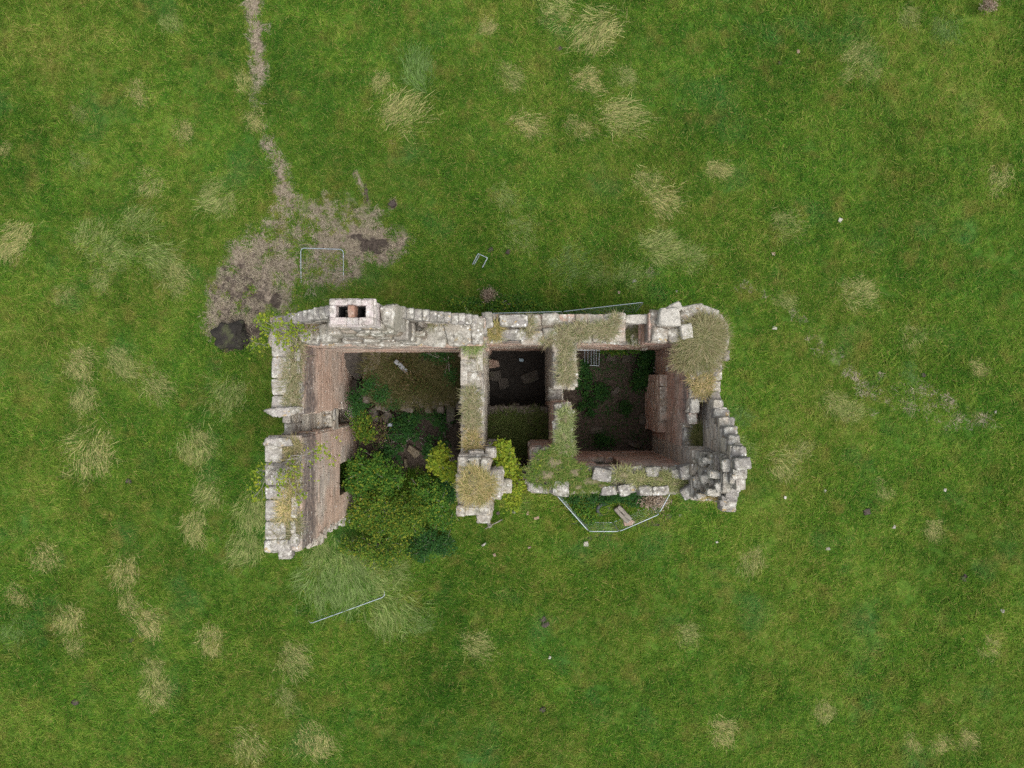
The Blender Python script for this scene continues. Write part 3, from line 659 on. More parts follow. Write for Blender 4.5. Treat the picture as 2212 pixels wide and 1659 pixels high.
# south-east corner mass, stepping up to the gable
se = wall('corner_mass', 6.3, 6.98, -4.0, -2.32, 'y', [(-4.0, 6.9), (-3.3, 7.3), (-2.32, 7.1)], 'grey', parent=house, jag=.12, capn=2, capsize=(.3, .5))
mb = MB()
for (xa, xb, ya, yb, zt) in [(6.62, 7.0, -2.75, -2.36, 7.9), (6.7, 7.0, -3.2, -2.75, 8.5), (6.62, 7.0, -3.6, -3.2, 8.0), (6.55, 7.0, -3.85, -3.6, 7.6), (6.85, 7.02, -2.9, -2.4, 8.9), (6.66, 7.02, -3.05, -2.38, 8.5), (6.80, 7.04, -3.5, -2.36, 9.15), (6.62, 7.02, -3.75, -3.05, 8.2), (6.44, 6.82, -3.25, -2.36, 7.8), (6.4, 6.75, -3.95, -3.3, 7.5)]:
    z = 6.7
    while z < zt-.08:
        h = rng.uniform(.10, .18)
        for q in (0, 1): blocks(mb, [((xa+xb)/2+rng.normal(0, .03), ya+(yb-ya)*(.25+.5*q)+rng.normal(0, .02), z+h/2)], [((xb-xa)/2*rng.uniform(.8, 1.08), (yb-ya)/4*rng.uniform(.95, 1.25), h/2+.004)], rot=rng.normal(0, .08), n=6, rough=.014, warp=.09)
        z += h
for i in range(16): blocks(mb, [(rng.uniform(6.4, 6.95), rng.uniform(-3.95, -2.4), rng.uniform(7.1, 7.45))], [rng.uniform(.06, .15, 3)], rot=rng.random()*3, n=4)
mb.build('stepped_masonry', M['cope'], se)
each('loose_block', 'pale', se, [(6.72, -2.98, 8.78, .52, .24, .3, -.1), (6.62, -2.6, 8.1, .4, .2, .2, -.15), (6.8, -3.35, 8.95, .34, .3, .24, .2), (6.72, -3.6, 8.42, .5, .24, .22, -.05), (6.6, -3.85, 7.75, .5, .26, .24, .1), (6.9, -2.6, 9.3, .34, .36, .24, .1), (6.55, -3.2, 8.1, .34, .3, .24, .3)])
# south wall of the east bay
sw = wall('south_wall', .7, 6.35, -3.92, -3.0, 'x', [(.7, 6.5), (3.0, 6.45), (6.35, 6.5)], 'warm', parent=house, jag=.10, capn=2, capsize=(.3, .65), openings=[(3.15, 4.15, 2.6, 5.3, 1, .55), (1.55, 2.5, .0, 2.4, 1, .5)])
each('coping_stone', 'cope', sw, [(3.2, -3.22, 6.85, .62, .46, .4, -.2), (1.75, -3.72, 6.72, .5, .55, .3, -.1), (.95, -3.7, 6.68, .75, .36, .3, -.1), (4.0, -3.78, 6.75, .4, .36, .3, .2), (4.75, -3.8, 6.72, .5, .36, .3, 0), (5.3, -3.8, 6.72, .55, .34, .3, .1), (3.45, -3.8, 6.7, .55, .34, .3, 0), (6.15, -3.1, 7.0, .46, .5, .5, .25), (6.25, -3.82, 6.95, .5, .42, .4, .5), (5.0, -3.12, 6.7, .45, .3, .3, 0), (5.9, -3.2, 6.7, .4, .34, .3, 0)])
jn = wall('cross_wall', .75, 2.12, -3.0, -2.3, 'x', [(.75, 6.2), (1.3, 6.6), (2.12, 6.6)], 'warm', parent=house, jag=.08, capn=2, ends=(1, 1))
# wall between the middle and the east bay, broken through for a door
cw = wall('cross_wall', 1.48, 2.27, -.10, 1.49, 'y', [(-.1, 6.7), (1.49, 6.95)], 'grey', parent=house, jag=.14, capn=2, capsize=(.28, .5), ends=(1, 0))
cs = wall('cross_wall', 1.52, 2.16, -2.30, -.72, 'y', [(-2.3, 6.6), (-.72, 6.5)], 'warm', parent=house, jag=.12, capn=2, capsize=(.3, .6), ends=(0, 1))
wall('threshold', 1.50, 2.1, -.72, -.10, 'y', [(-.72, 2.9), (-.1, 3.0)], 'grey', parent=house, jag=.03, capn=1, ends=(0, 0))
# spine wall and its thick south pier
sp = wall('spine_wall', -1.78, -1.02, -2.5, 1.30, 'y', [(-2.5, 6.8), (-1, 7.0), (1.3, 7.4)], 'grey', parent=house, jag=.2, capn=1, capsize=(.22, .6), drop=.06, ends=(0, 0))
pr = wall('pier', -1.86, -.76, -4.45, -2.5, 'y', [(-4.45, 7.9), (-2.5, 7.9)], 'grey', parent=house, jag=.06, capn=3, capsize=(.3, .6))
mb = MB()
for (xa, xb, ya, yb, zt) in [(-1.2, -.74, -4.78, -4.45, 7.6), (-.76, -.36, -3.95, -2.95, 7.5), (-.36, .02, -3.9, -3.4, 6.6), (-.95, -.6, -2.6, -2.25, 7.2), (-1.5, -1.0, -2.5, -2.3, 7.4), (0.0, .75, -3.9, -3.45, 4.6)]:
    z = -.2
    mb = MB()
    while z < zt-.08:
        h = rng.uniform(.2, .34); blocks(mb, [((xa+xb)/2+rng.normal(0, .025), (ya+yb)/2+rng.normal(0, .025), z+h/2)], [((xb-xa)/2*rng.uniform(.9, 1.05), (yb-ya)/2*rng.uniform(.92, 1.05), h/2-.004)], rot=rng.normal(0, .05), n=6, rough=.012); z += h
    mb.build('broken_end', M['grey'], pr)

# vaults: half of each bay's stone vault still stands
def vault(name, x0, x1, y0, y1, zt, edge_y, spring, rag=1., n=17):
    mb = MB(); xs = np.linspace(x0, x1, n+1)
    for i in range(n):
        a, b = xs[i], xs[i+1]; t = ((a+b)/2-x0)/(x1-x0)*2-1; zu = spring+(zt-.45-spring)*math.sqrt(max(0, 1-t*t)); ye = edge_y+rng.uniform(-.26, .26)*rag
        box(mb, a, b, min(ye, y1), max(ye, y1), zu, zt-.08, 1)
        for k in range(3):
            L = (b-a); blocks(mb, [((a+b)/2, ye+rng.uniform(-.03, .06)*(1 if y1 > ye else -1), zt-.12-.2*k+rng.normal(0, .02))], [(L/2*rng.uniform(.8, 1.1), rng.uniform(.12, .2), rng.uniform(.09, .13))], n=4)
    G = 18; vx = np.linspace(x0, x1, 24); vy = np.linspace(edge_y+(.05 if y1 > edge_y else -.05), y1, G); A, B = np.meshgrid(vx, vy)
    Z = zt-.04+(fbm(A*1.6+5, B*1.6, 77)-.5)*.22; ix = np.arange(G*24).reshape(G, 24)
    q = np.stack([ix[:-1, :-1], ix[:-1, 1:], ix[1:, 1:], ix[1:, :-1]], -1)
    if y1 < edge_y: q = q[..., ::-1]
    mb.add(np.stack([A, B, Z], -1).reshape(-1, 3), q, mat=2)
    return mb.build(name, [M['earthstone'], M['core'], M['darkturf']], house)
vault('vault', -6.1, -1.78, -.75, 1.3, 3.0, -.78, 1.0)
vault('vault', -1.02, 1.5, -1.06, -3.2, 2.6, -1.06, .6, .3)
mb = MB()                                # edge beam of the middle vault
for x in np.arange(-.95, 1.4, .42): blocks(mb, [(x+.2, -1.02, 2.5)], [(.205, .10, .10)], n=4)
mb.build('vault_edge', M['earthstone'], house)
# spiral stair in the corner of the west bay
st = empty('stair', (0, 0, 0)); st.parent = house
scx, scy = -6.02, 1.0
for i in range(7):
    a0 = math.pi*.52+i*.36; mb = MB(); zt = 2.9-i*.19; pts = []
    for r, a in ((.09, a0), (.98, a0), (1.02, a0+.2), (.98, a0+.40), (.09, a0+.40)): pts.append((scx+r*math.cos(a), scy+r*math.sin(a)))
    V = [(x, y, zt) for x, y in pts]+[(x, y, zt-.19) for x, y in pts]
    mb.add(V, [(0, 1, 6, 5), (1, 2, 7, 6), (2, 3, 8, 7), (3, 4, 9, 8), (4, 0, 5, 9)], [(0, 4, 3), (0, 3, 2), (0, 2, 1), (5, 6, 7), (5, 7, 8), (5, 8, 9)])
    mb.build('step', M['step'], st, smooth=False)
mb = MB()
for z in np.arange(0, 2.9, .3): blocks(mb, [(scx, scy, z+.15)], [(.11, .11, .147)], n=4)
mb.build('newel', M['step'], st)
each('low_wall', 'step', house, [(-5.9, .15, 2.0, .7, .5, .5, .5), (-6.0, -.3, 1.4, .4, .8, 1.4, 0), (-6.75, -.3, 1.6, .3, 1.0, 1.8, 0)])
# thickened plaster skin low on the east wall
mb = MB(); z = -.1
while z < 3.1:
    hz = rng.uniform(.14, .24); y = -2.0+(z > 2.7)*.5
    while y < .35-(z > 2.6)*.3:
        L = rng.uniform(.4, 1.0); L = min(L, .4-y); blocks(mb, [(6.3-.10, y+L/2, z+hz/2)], [(.2+rng.normal(0, .012), L/2-.004, hz/2-.003)], n=0, rough=.008, warp=.02); y += L
    z += hz
mb.build('wall_skin', M['warm'], ew, smooth=False)

mb = MB(); g = np.linspace(0, 1, 25); A, B = np.meshgrid(-1.02+2.55*g, -3.1+4.65*g); ix = np.arange(625).reshape(25, 25)
mb.add(np.stack([A, B, .02+.07*fbm(A*2+9, B*2+9, 3)], -1).reshape(-1, 3), np.stack([ix[:-1, :-1], ix[:-1, 1:], ix[1:, 1:], ix[1:, :-1]], -1).reshape(-1, 4))
tag(mb.build('floor', simple_mat('pit_shade_earth', (.022, .018, .014), .9, var=.6, scale=5, bump=.8)), kind='structure')  # near-black sheet laid over the soil, the pit's shade put into its colour
# ------------------------------------------------------------------ growth on the wall heads
def sward(name, blobs, z, n, label, col=(1, 1, 1), L=(.16, .42), mat='wallgrass', zf=None, w=(.010, .020), spread=1.1, turf=True):
    """grass growing on a wall head or ledge; blobs (px,py,rx,ry) in survey units at height z"""
    mb = MB(); area = np.array([b[2]*b[3] for b in blobs], float); pick = rng.choice(len(blobs), n, p=area/area.sum())
    B = np.array(blobs, float)[pick]; r = rng.random(n)**.55*1.08; a = rng.random(n)*6.283
    cl = vnoise(B[:, 0]*.22+r*np.cos(a)*B[:, 2]*.22+7, B[:, 1]*.22+r*np.sin(a)*B[:, 3]*.22+3, 5); kk = cl > .40; B, r, a = B[kk], r[kk], a[kk]; n = len(a)
    qx, qy = B[:, 0]+B[:, 2]*r*np.cos(a), B[:, 1]+B[:, 3]*r*np.sin(a)
    x, y = X(qx, z), Y(qy, z); zz = np.full(n, z-.04) if zf is None else zf(x, y)
    root = np.stack([x, y, zz], -1); out = np.arctan2(np.sin(a)*-1, np.cos(a))
    hd = np.where(rng.random(n) < .5, rng.random(n)*6.283, out+rng.normal(0, .8, n))
    blades(mb, root, hd, rng.uniform(*L, n), rng.uniform(*w, n), rng.uniform(.3, spread, n), 3)
    if turf:                            # the soil cushion the grass roots in
        for (bx, by, rx, ry) in blobs:
            k = 14; c = P(bx, by, z); V = [(c[0], c[1], z+.05 if zf is None else float(zf(np.array(c[0]), np.array(c[1])))+.03)]; f = K*(H-z)
            for q in (.55, 1.0):
                for j in range(k):
                    an = 6.283*j/k; rr = q*rng.uniform(.45, .85); xx, yy = c[0]+rx*f*rr*math.cos(an), c[1]+ry*f*rr*math.sin(an)
                    V.append((xx, yy, (z+(.03 if q < 1 else -.10)+rng.normal(0, .012)) if zf is None else float(zf(np.array(xx), np.array(yy)))-(0 if q < 1 else .08)))
            T = [(0, 1+j, 1+(j+1) % k) for j in range(k)]; Q = [(1+j, 1+k+j, 1+k+(j+1) % k, 1+(j+1) % k) for j in range(k)]
            mb.add(V, Q, T, mat=1)
    c0 = P(np.mean([b[0] for b in blobs]), np.mean([b[1] for b in blobs]), z)
    o = mb.build(name, [M[mat], M['turf']], origin=c0); o.color = (*col, 1)
    return tag(o, label, 'grass', 'grass grown on the wall heads')
sward('wall_grass', [(640, 762, 16, 22), (632, 800, 18, 28), (628, 835, 17, 26), (632, 865, 14, 16)], 8.36, 2600, 'long grass strip along the west wall head, north of the broken window')
sward('wall_grass', [(632, 965, 16, 14), (628, 1010, 14, 26), (632, 1050, 14, 26)], 8.46, 1500, 'sparse grass strip beside the bare sapling on the west wall head', (1.1, 1.05, .9))
sward('wall_grass', [(620, 1085, 15, 22), (618, 1110, 14, 16)], 8.46, 1300, 'bleached straw cushion on the west wall head near its south end', (1.6, 1.45, 1.2))
sward('wall_grass', [(615, 1145, 24, 20), (640, 1135, 8, 20)], 8.42, 1500, 'dense dry tuft on the last slabs at the west wall\'s south tip')
sward('wall_grass', [(690, 703, 34, 8), (660, 708, 20, 8)], 8.3, 900, 'brownish grass behind the crow steps left of the chimney', (1.0, .85, .7))
sward('wall_grass', [(890, 692, 44, 8), (930, 694, 30, 7), (858, 715, 7, 14)], 8.3, 1100, 'thin grass under the crow steps right of the chimney')
sward('wall_grass', [(1008, 710, 16, 28), (1020, 745, 20, 16)], 7.7, 1300, 'grass at the corner where gable and spine wall meet', (.8, 1.1, .7))
sward('wall_grass', [(1030, 780, 12, 12), (1018, 855, 16, 16), (1018, 880, 17, 22), (1022, 910, 15, 14)], 7.25, 1600, 'grass patches along the middle of the narrow spine wall')
sward('wall_grass', [(1020, 955, 16, 18), (1028, 975, 12, 10), (1020, 925, 14, 10)], 7.1, 1000, 'dry grass on the spine wall just north of the pier', (1.3, 1.15, .95))
sward('wall_grass', [(1022, 1040, 26, 30), (1025, 1065, 28, 24), (1050, 1050, 20, 26)], 8.0, 3000, 'shaggy dry grass cap covering the square pier', (1.25, 1.15, .9))
sward('wall_grass', [(1068, 715, 16, 18)], 7.15, 600, 'yellow grass beside the large slab on the north wall', (1.2, 1.1, .8))
sward('wall_grass', [(1140, 705, 13, 20), (1215, 720, 18, 14), (1190, 735, 18, 8), (1250, 715, 26, 16), (1305, 715, 26, 16), (1330, 690, 10, 10)], 7.12, 3000, 'row of grass tufts along the middle of the north wall head')
sward('wall_grass', [(1225, 755, 14, 16), (1222, 785, 16, 18), (1222, 812, 16, 16)], 7.05, 1900, 'grass on the cross wall north of its door gap')
sward('wall_grass', [(1222, 905, 14, 22), (1218, 945, 15, 24), (1225, 965, 12, 14)], 6.75, 1700, 'grass on the cross wall south of its door gap', (.85, 1.05, .75))
sward('wall_herbs', [(1195, 1000, 40, 28), (1215, 975, 22, 16), (1180, 1025, 40, 26), (1240, 1020, 26, 18)], 6.75, 3800, 'lush green weeds over the corner beside the yellow shrub', L=(.12, .32), mat='greenwall', w=(.016, .034))
sward('wall_herbs', [(1275, 1040, 45, 18), (1250, 1052, 28, 12), (1300, 1050, 22, 12)], 6.62, 2400, 'green weeds over the west half of the south wall head', L=(.12, .3), mat='greenwall', w=(.014, .03))
sward('wall_grass', [(1350, 1025, 26, 14), (1385, 1035, 20, 12), (1425, 1035, 26, 14), (1455, 1045, 24, 14), (1480, 1050, 14, 14)], 6.62, 2400, 'grass between pale stones on the east half of the south wall', (.95, 1.05, .8))
sward('wall_grass', [(1375, 725, 22, 14)], 5.05, 700, 'shaded grass on the sill of the north window', (.6, .7, .5))
cxx, cyy = 6.50, 1.63
def dome(x, y): 
    r2 = np.clip(((x-cxx)/1.1)**2+((y-cyy)/1.2)**2, 0, 1.2); return 6.72+.66*(1-r2)
sward('turret_grass', [(1520, 742, 47, 54), (1502, 768, 42, 30), (1534, 722, 28, 38)], 7.1, 8500, 'thick thatch of dry grass on the round corner turret', (.92, .92, .85), L=(.22, .55), zf=dome, turf=False)
sward('wall_grass', [(1515, 822, 26, 20), (1530, 805, 18, 14), (1518, 845, 18, 14)], 6.85, 1700, 'straw tufts on the east wall just below the turret', (1.25, 1.1, .9))
sward('wall_grass', [(1515, 942, 17, 24)], 5.95, 1500, 'dark bushy grass on the ledge beside the east wall slot', (.7, .75, .5), L=(.2, .45))
sward('wall_grass', [(1560, 1040, 12, 26), (1565, 1065, 16, 10), (1535, 1075, 16, 6)], 8.0, 500, 'few dry stalks on the stepped south-east corner', (1.3, 1.1, .8))
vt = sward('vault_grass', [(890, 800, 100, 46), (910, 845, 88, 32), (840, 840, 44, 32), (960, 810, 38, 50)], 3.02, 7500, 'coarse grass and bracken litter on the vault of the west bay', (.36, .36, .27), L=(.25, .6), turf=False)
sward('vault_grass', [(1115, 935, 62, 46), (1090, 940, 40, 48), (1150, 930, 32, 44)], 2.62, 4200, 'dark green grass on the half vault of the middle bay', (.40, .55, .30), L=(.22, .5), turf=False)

fw = sward('floor_weeds', [(1300, 830, 55, 60), (1350, 900, 50, 60), (1290, 920, 45, 50), (1330, 790, 60, 35), (1380, 950, 26, 24)], .03, 1900, 'thin weeds and moss over the earth floor of the east bay', L=(.06, .2), mat='leafd', w=(.02, .05), turf=False)
tag(fw, kind='stuff')
# ------------------------------------------------------------------ shrubs, saplings, weeds
def tube(mb, pts, r0, r1, k=5, mat=0):
    pts = np.asarray(pts, float); n = len(pts); V = []
    for i in range(n):
        t = pts[min(i+1, n-1)]-pts[max(i-1, 0)]; t = t/(np.linalg.norm(t)+1e-9)
        a = np.cross(t, (0, 0, 1)) if abs(t[2]) < .9 else np.cross(t, (1, 0, 0)); a /= np.linalg.norm(a); b = np.cross(t, a); r = r0+(r1-r0)*i/(n-1)
        for j in range(k): an = 6.283*j/k; V.append(pts[i]+r*(a*math.cos(an)+b*math.sin(an)))
    Q = [(i*k+j, i*k+(j+1) % k, (i+1)*k+(j+1) % k, (i+1)*k+j) for i in range(n-1) for j in range(k)]
    Q += [(0, 3, 2, 1)]*(k == 4)+[((n-1)*k, (n-1)*k+1, (n-1)*k+2, (n-1)*k+3)]*(k == 4)
    mb.add(V, Q, mat=mat)
def curve(a, b, sag=.0, n=6, wob=.06):
    a, b = np.asarray(a, float), np.asarray(b, float); t = np.linspace(0, 1, n)[:, None]
    p = a+(b-a)*t; p[:, 2] += sag*np.sin(t[:, 0]*math.pi); L = np.linalg.norm(b-a)
    p[1:-1] += rng.normal(0, wob*L*.35, (n-2, 3)); return p
def leaves(mb, c, size, mat=0, up=.6):
    """c (N,3): one folded leaf at each place"""
    n = len(c); d = rng.normal(0, 1, (n, 3)); d[:, 2] *= .45; d /= np.linalg.norm(d, axis=1, keepdims=True)
    nn = rng.normal(0, 1, (n, 3))*(1-up)+np.array([0, 0, 1])*up*1.6; s = np.cross(d, nn); s /= np.linalg.norm(s, axis=1, keepdims=True)+1e-9
    nn = np.cross(s, d); L = size*rng.uniform(.65, 1.3, n)[:, None]; w = L*rng.uniform(.26, .38, n)[:, None]
    V = np.stack([c, c+d*L*.5+s*w+nn*L*.08, c+d*L, c+d*L*.5-s*w+nn*L*.08], 1)
    mb.add(V.reshape(-1, 3), np.arange(n*4).reshape(n, 4), mat=mat)
def shrub(name, label, blobs, n, size, mat, root, clumps=60, cl_r=.2, nbr=10, twig='bark', cat='shrub', up=.6, group=None, r0=.03):
    """blobs (px,py,z,rx,ry,rz): centres in survey units at height z, radii in metres"""
    if n > 1400 and clumps > 30: clumps = int(clumps*1.7); cl_r *= .62; n = int(n*.62); size *= 1.3; nbr = int(nbr*1.6)
    e = empty(name, root, label, cat, group); fo_ = MB(); br = MB(); root = np.asarray(root, float)
    vol = np.array([b[3]*b[4]*b[5] for b in blobs]); cs = []
    for k in rng.choice(len(blobs), clumps, p=vol/vol.sum()):
        b = blobs[k]; d = rng.normal(0, 1, 3); d /= np.linalg.norm(d); d[2] = abs(d[2])*.9-.15; q = rng.uniform(.45, 1.0)
        cs.append(P(b[0], b[1], b[2])+d*q*np.array(b[3:6]))
    cs = np.array(cs); w = rng.uniform(.35, 1., clumps); pick = rng.choice(clumps, n, p=w/w.sum())
    c = cs[pick]+rng.normal(0, 1, (n, 3))*cl_r*np.array([1, 1, .6])*rng.uniform(.5, 1.2, clumps)[pick][:, None]
    c[:, 2] = np.maximum(c[:, 2], root[2]+.03)
    leaves(fo_, c, size, up=up)
    for k in range(min(nbr, clumps)): tube(br, curve(root, cs[k], .1), r0, .006, 5)
    for k in range(min(nbr*3, clumps)): a = cs[k]; tube(br, curve(a-np.array([0, 0, .15]), a+rng.normal(0, 1, 3)*cl_r*1.4+np.array([0, 0, cl_r*.5]), 0, 4), .008, .003, 4)
    br.build('stem', M[twig], e); fo_.build('foliage', M[mat], e, smooth=False); return e
G = 'shrubs in the open west bay'
shrub('shrub', 'mid green bush beside the ground floor opening of the west wall', [(800, 1010, 2.0, .95, .75, .9), (830, 1035, 1.8, .8, .7, .8), (775, 1040, 1.8, .6, .6, .7)], 7000, .085, 'leafg', (-5.6, -3.9, 0), 75, .2, 12, group=G)
shrub('shrub', 'broad yellow-flecked shrub filling the fallen south side of the west bay', [(830, 1095, 1.9, 1.3, .8, .9), (880, 1110, 1.9, 1.0, .8, .8), (775, 1110, 1.6, .8, .7, .8), (845, 1140, 1.6, 1.2, .7, .7)], 12000, .075, 'leafy', (-5.0, -6.0, 0), 120, .19, 18, group=G)
shrub('shrub', 'low yellowing shrub with bare twigs at the grass edge', [(790, 1185, 1.0, .9, .5, .6), (840, 1190, 1.0, 1.0, .5, .6), (760, 1175, .8, .6, .4, .5), (815, 1215, .7, .7, .4, .4)], 5200, .07, 'leafy', (-5.8, -7.2, 0), 75, .17, 16, group=G)
shrub('shrub', 'olive green shrub between the yellow bush and the pier', [(945, 1085, 1.5, .8, .7, .8), (915, 1060, 1.7, .7, .6, .7), (960, 1115, 1.1, .7, .6, .6)], 5200, .075, 'leafg', (-3.4, -5.2, 0), 70, .19, 12, group=G)
shrub('shrub', 'dark low bush in the shade south-west of the pier', [(930, 1165, .6, .9, .6, .5), (965, 1180, .5, .7, .5, .45), (905, 1190, .5, .6, .5, .4)], 4200, .07, 'leafd', (-3.5, -7.2, 0), 60, .19, 8, group=G)
shrub('shrub', 'deep green scrub in the middle of the west bay pit', [(870, 930, .7, .9, .7, .6), (910, 905, .7, .9, .5, .5), (940, 970, .8, .6, .7, .6), (850, 980, .9, .7, .6, .6)], 5200, .085, 'leafd', (-4.4, -2.2, 0), 70, .2, 10, group=G)
shrub('shrub', 'dark green scrub against the spine wall in the west bay', [(975, 1040, 1.0, .5, .7, .7), (960, 1060, 1.0, .6, .6, .6), (965, 905, .7, .5, .7, .5)], 3200, .08, 'leafd', (-2.7, -3.9, 0), 45, .2, 8, group=G)
shrub('shrub', 'half dead bramble below the broken west window', [(775, 905, 2.1, .45, .5, .5), (790, 930, 2.0, .5, .5, .5)], 1500, .085, 'leafy', (-6.3, -2.0, .3), 34, .16, 14, 'twig', group=G)
e = shrub('bare_bramble', 'tangle of brown leafless bramble stems under the window', [(820, 920, 1.8, .6, .7, .5), (810, 945, 1.6, .6, .5, .5)], 120, .06, 'leafy', (-5.7, -2.2, .2), 60, .2, 46, 'twig', group=G, r0=.014)
shrub('shrub', 'leafy bush at the foot of the stair in the west bay', [(800, 835, 3.1, .4, .4, .3), (775, 870, 2.6, .35, .5, .4)], 1500, .08, 'leafd', (-6.1, -.6, 2.0), 25, .15, 6, group=G)
YG = 'bright young trees by the spine wall'
shrub('young_tree', 'bright yellow-green sapling west of the spine wall\'s pier', [(950, 985, 5.4, .42, .38, .5), (965, 1010, 5.2, .42, .42, .5), (982, 1020, 5.0, .3, .4, .4), (940, 1000, 5.2, .3, .3, .4)], 2600, .10, 'leafb', (-2.3, -3.4, 0), 60, .13, 16, cat='tree', group=YG)
shrub('young_tree', 'tall bright sapling between the pier and the corner weeds', [(1085, 975, 6.2, .36, .36, .5), (1095, 1005, 6.2, .45, .40, .5), (1080, 1005, 6.0, .4, .4, .4), (1105, 1030, 6.0, .34, .34, .4)], 3200, .10, 'leafb', (-.2, -3.1, 0), 70, .13, 18, cat='tree', group=YG)
shrub('young_tree', 'straggly orange-twigged sapling hanging out over the south wall gap', [(1115, 1085, 5.8, .32, .30, .3), (1100, 1065, 5.8, .25, .25, .3), (1160, 1020, 6.6, .22, .2, .2), (1120, 1045, 6.3, .3, .4, .3)], 900, .10, 'leafb', (.15, -3.7, 4.4), 46, .10, 34, 'twig', cat='tree', group=YG, r0=.016)
def sapling(label, root, tips, n=13):
    e = empty('sapling', root, label, 'sapling', 'bare-branched saplings on the west wall'); br = MB(); lf = MB(); root = np.array(root)
    for (px, py, z, leafy) in tips:
        t = P(px, py, z); p = curve(root, t, .25, 8, .12); tube(br, p, .022, .006, 5)
        for k in range(5):
            a = p[rng.integers(3, 8)]; b = a+rng.normal(0, .22, 3)+(t-root)*.12; tube(br, curve(a, b, .02, 4), .008, .003, 4)
            if leafy: leaves(lf, b+rng.normal(0, .09, (n//2, 3)), .10)
        if leafy: leaves(lf, t+rng.normal(0, .12, (n*2, 3))*np.array([1, 1, .5]), .11)
    br.build('branch', M['bark'], e); lf.build('foliage', M['leafb'], e, smooth=False)
sapling('leafy sapling rooted at the west wall\'s north corner, branches leaning west', (-7.0, 1.65, 8.3), [(568, 690, 8.4, 1), (573, 715, 8.3, 1), (562, 745, 7.8, 1), (605, 700, 8.9, 1), (640, 690, 9, 1), (645, 715, 8.9, 1), (625, 725, 8.8, 1), (595, 730, 8.6, 0), (610, 735, 8.6, 1)])
sapling('sparse grey-branched sapling sprawling over the west wall\'s south length', (-7.55, -2.6, 8.5), [(555, 1020, 8.2, 1), (560, 1050, 8.0, 1), (553, 1070, 7.8, 1), (600, 1050, 8.9, 1), (640, 1020, 9, 1), (690, 968, 9, 1), (705, 985, 8.9, 1), (590, 1075, 8.7, 0), (650, 1075, 8.7, 1), (575, 1035, 8.4, 0), (620, 1030, 9, 1), (670, 975, 9, 0)], 9)
VG = 'weeds on the vault of the west bay'
shrub('weed_clump', 'dark weeds trailing over the vault edge next to the stair bush', [(825, 850, 3.05, .45, .4, .2), (850, 868, 2.9, .5, .25, .2)], 1500, .08, 'leafd', (-5.3, -.3, 3.0), 36, .14, 4, cat='weeds', group=VG)
shrub('weed_clump', 'green weeds in the vault corner by the spine wall', [(960, 775, 3.05, .5, .3, .2), (930, 765, 3.05, .6, .2, .15), (975, 810, 3.05, .3, .4, .2)], 1500, .08, 'leafd', (-2.6, 1.0, 3.0), 36, .14, 4, cat='weeds', group=VG)
shrub('weed_clump', 'rusty bracken sprawling across the middle of the vault', [(900, 830, 3.1, .8, .35, .15), (870, 790, 3.1, .5, .3, .12)], 1300, .09, 'bracken', (-3.9, .0, 3.0), 30, .2, 6, 'twig', cat='weeds', group=VG)
NG = 'nettles and weeds on the east bay floor'
shrub('weed_clump', 'dark nettle bed in the north-east corner of the east bay', [(1395, 790, .5, .5, .8, .5), (1400, 770, .5, .45, .5, .5), (1385, 825, .4, .4, .5, .4)], 3600, .09, 'leafd', (6.0, .8, 0), 60, .15, 8, cat='weeds', group=NG)
shrub('weed_clump', 'weeds trailing below the north window of the east bay', [(1320, 757, .9, .5, .2, .5), (1360, 752, 1.1, .5, .2, .5)], 1800, .08, 'leafg', (4.6, 1.35, 0), 40, .13, 8, cat='weeds', group=NG)
shrub('weed_clump', 'dark weeds along the cross wall in the east bay', [(1260, 815, .3, .4, .7, .3), (1285, 850, .25, .6, .5, .25), (1270, 880, .25, .4, .4, .25)], 2200, .09, 'leafd', (3.1, .0, 0), 45, .15, 0, cat='weeds', group=NG)
shrub('weed_clump', 'small weed patch near the south side of the east bay', [(1305, 950, .2, .5, .3, .2), (1350, 880, .2, .3, .3, .2)], 900, .08, 'leafd', (4.1, -2.4, 0), 26, .13, 0, cat='weeds', group=NG)
FG = 'weeds at the foot of the south wall'
shrub('weed_clump', 'dark weeds between the tyre and the south wall', [(1255, 1075, .3, .9, .3, .3), (1310, 1072, .35, .8, .3, .35), (1370, 1075, .35, .7, .3, .35)], 4000, .08, 'leafd', (3.6, -4.6, 0), 60, .16, 6, cat='weeds', group=FG)
shrub('weed_clump', 'pale leafy docks inside the fence corner', [(1250, 1110, .25, .4, .35, .2), (1270, 1125, .25, .3, .25, .2)], 900, .10, 'leafg', (2.9, -5.7, 0), 20, .14, 5, cat='weeds', group=FG)
shrub('weed_clump', 'rusty dead docks by the far end of the fence', [(1405, 1085, .4, .6, .25, .25), (1430, 1080, .4, .3, .25, .25)], 900, .08, 'dock', (6.0, -5.1, 0), 26, .13, 8, 'twig', cat='weeds', group=FG)
shrub('nettle_bed', 'dark green nettle bed along the north wall beside the fence', [(1075, 655, .2, 1.3, .35, .3), (1130, 660, .2, 1.0, .25, .25), (1010, 655, .2, 1.0, .3, .25)], 3200, .08, 'leafg', (-.7, 3.5, 0), 80, .18, 6, cat='weeds')
for (px, py, r, lab) in [(1055, 636, .34, 'dead brown dock seed heads in the nettles by the north wall'), (2136, 10, .36, 'dead brown thistle clump at the top edge of the field')]:
    shrub('dead_thistle', lab, [(px, py, .6, r, r*.8, .35)], 900, .055, 'dock', tuple(P(px, py, 0)), 30, .09, 26, 'twig', cat='dead plant', up=.1)
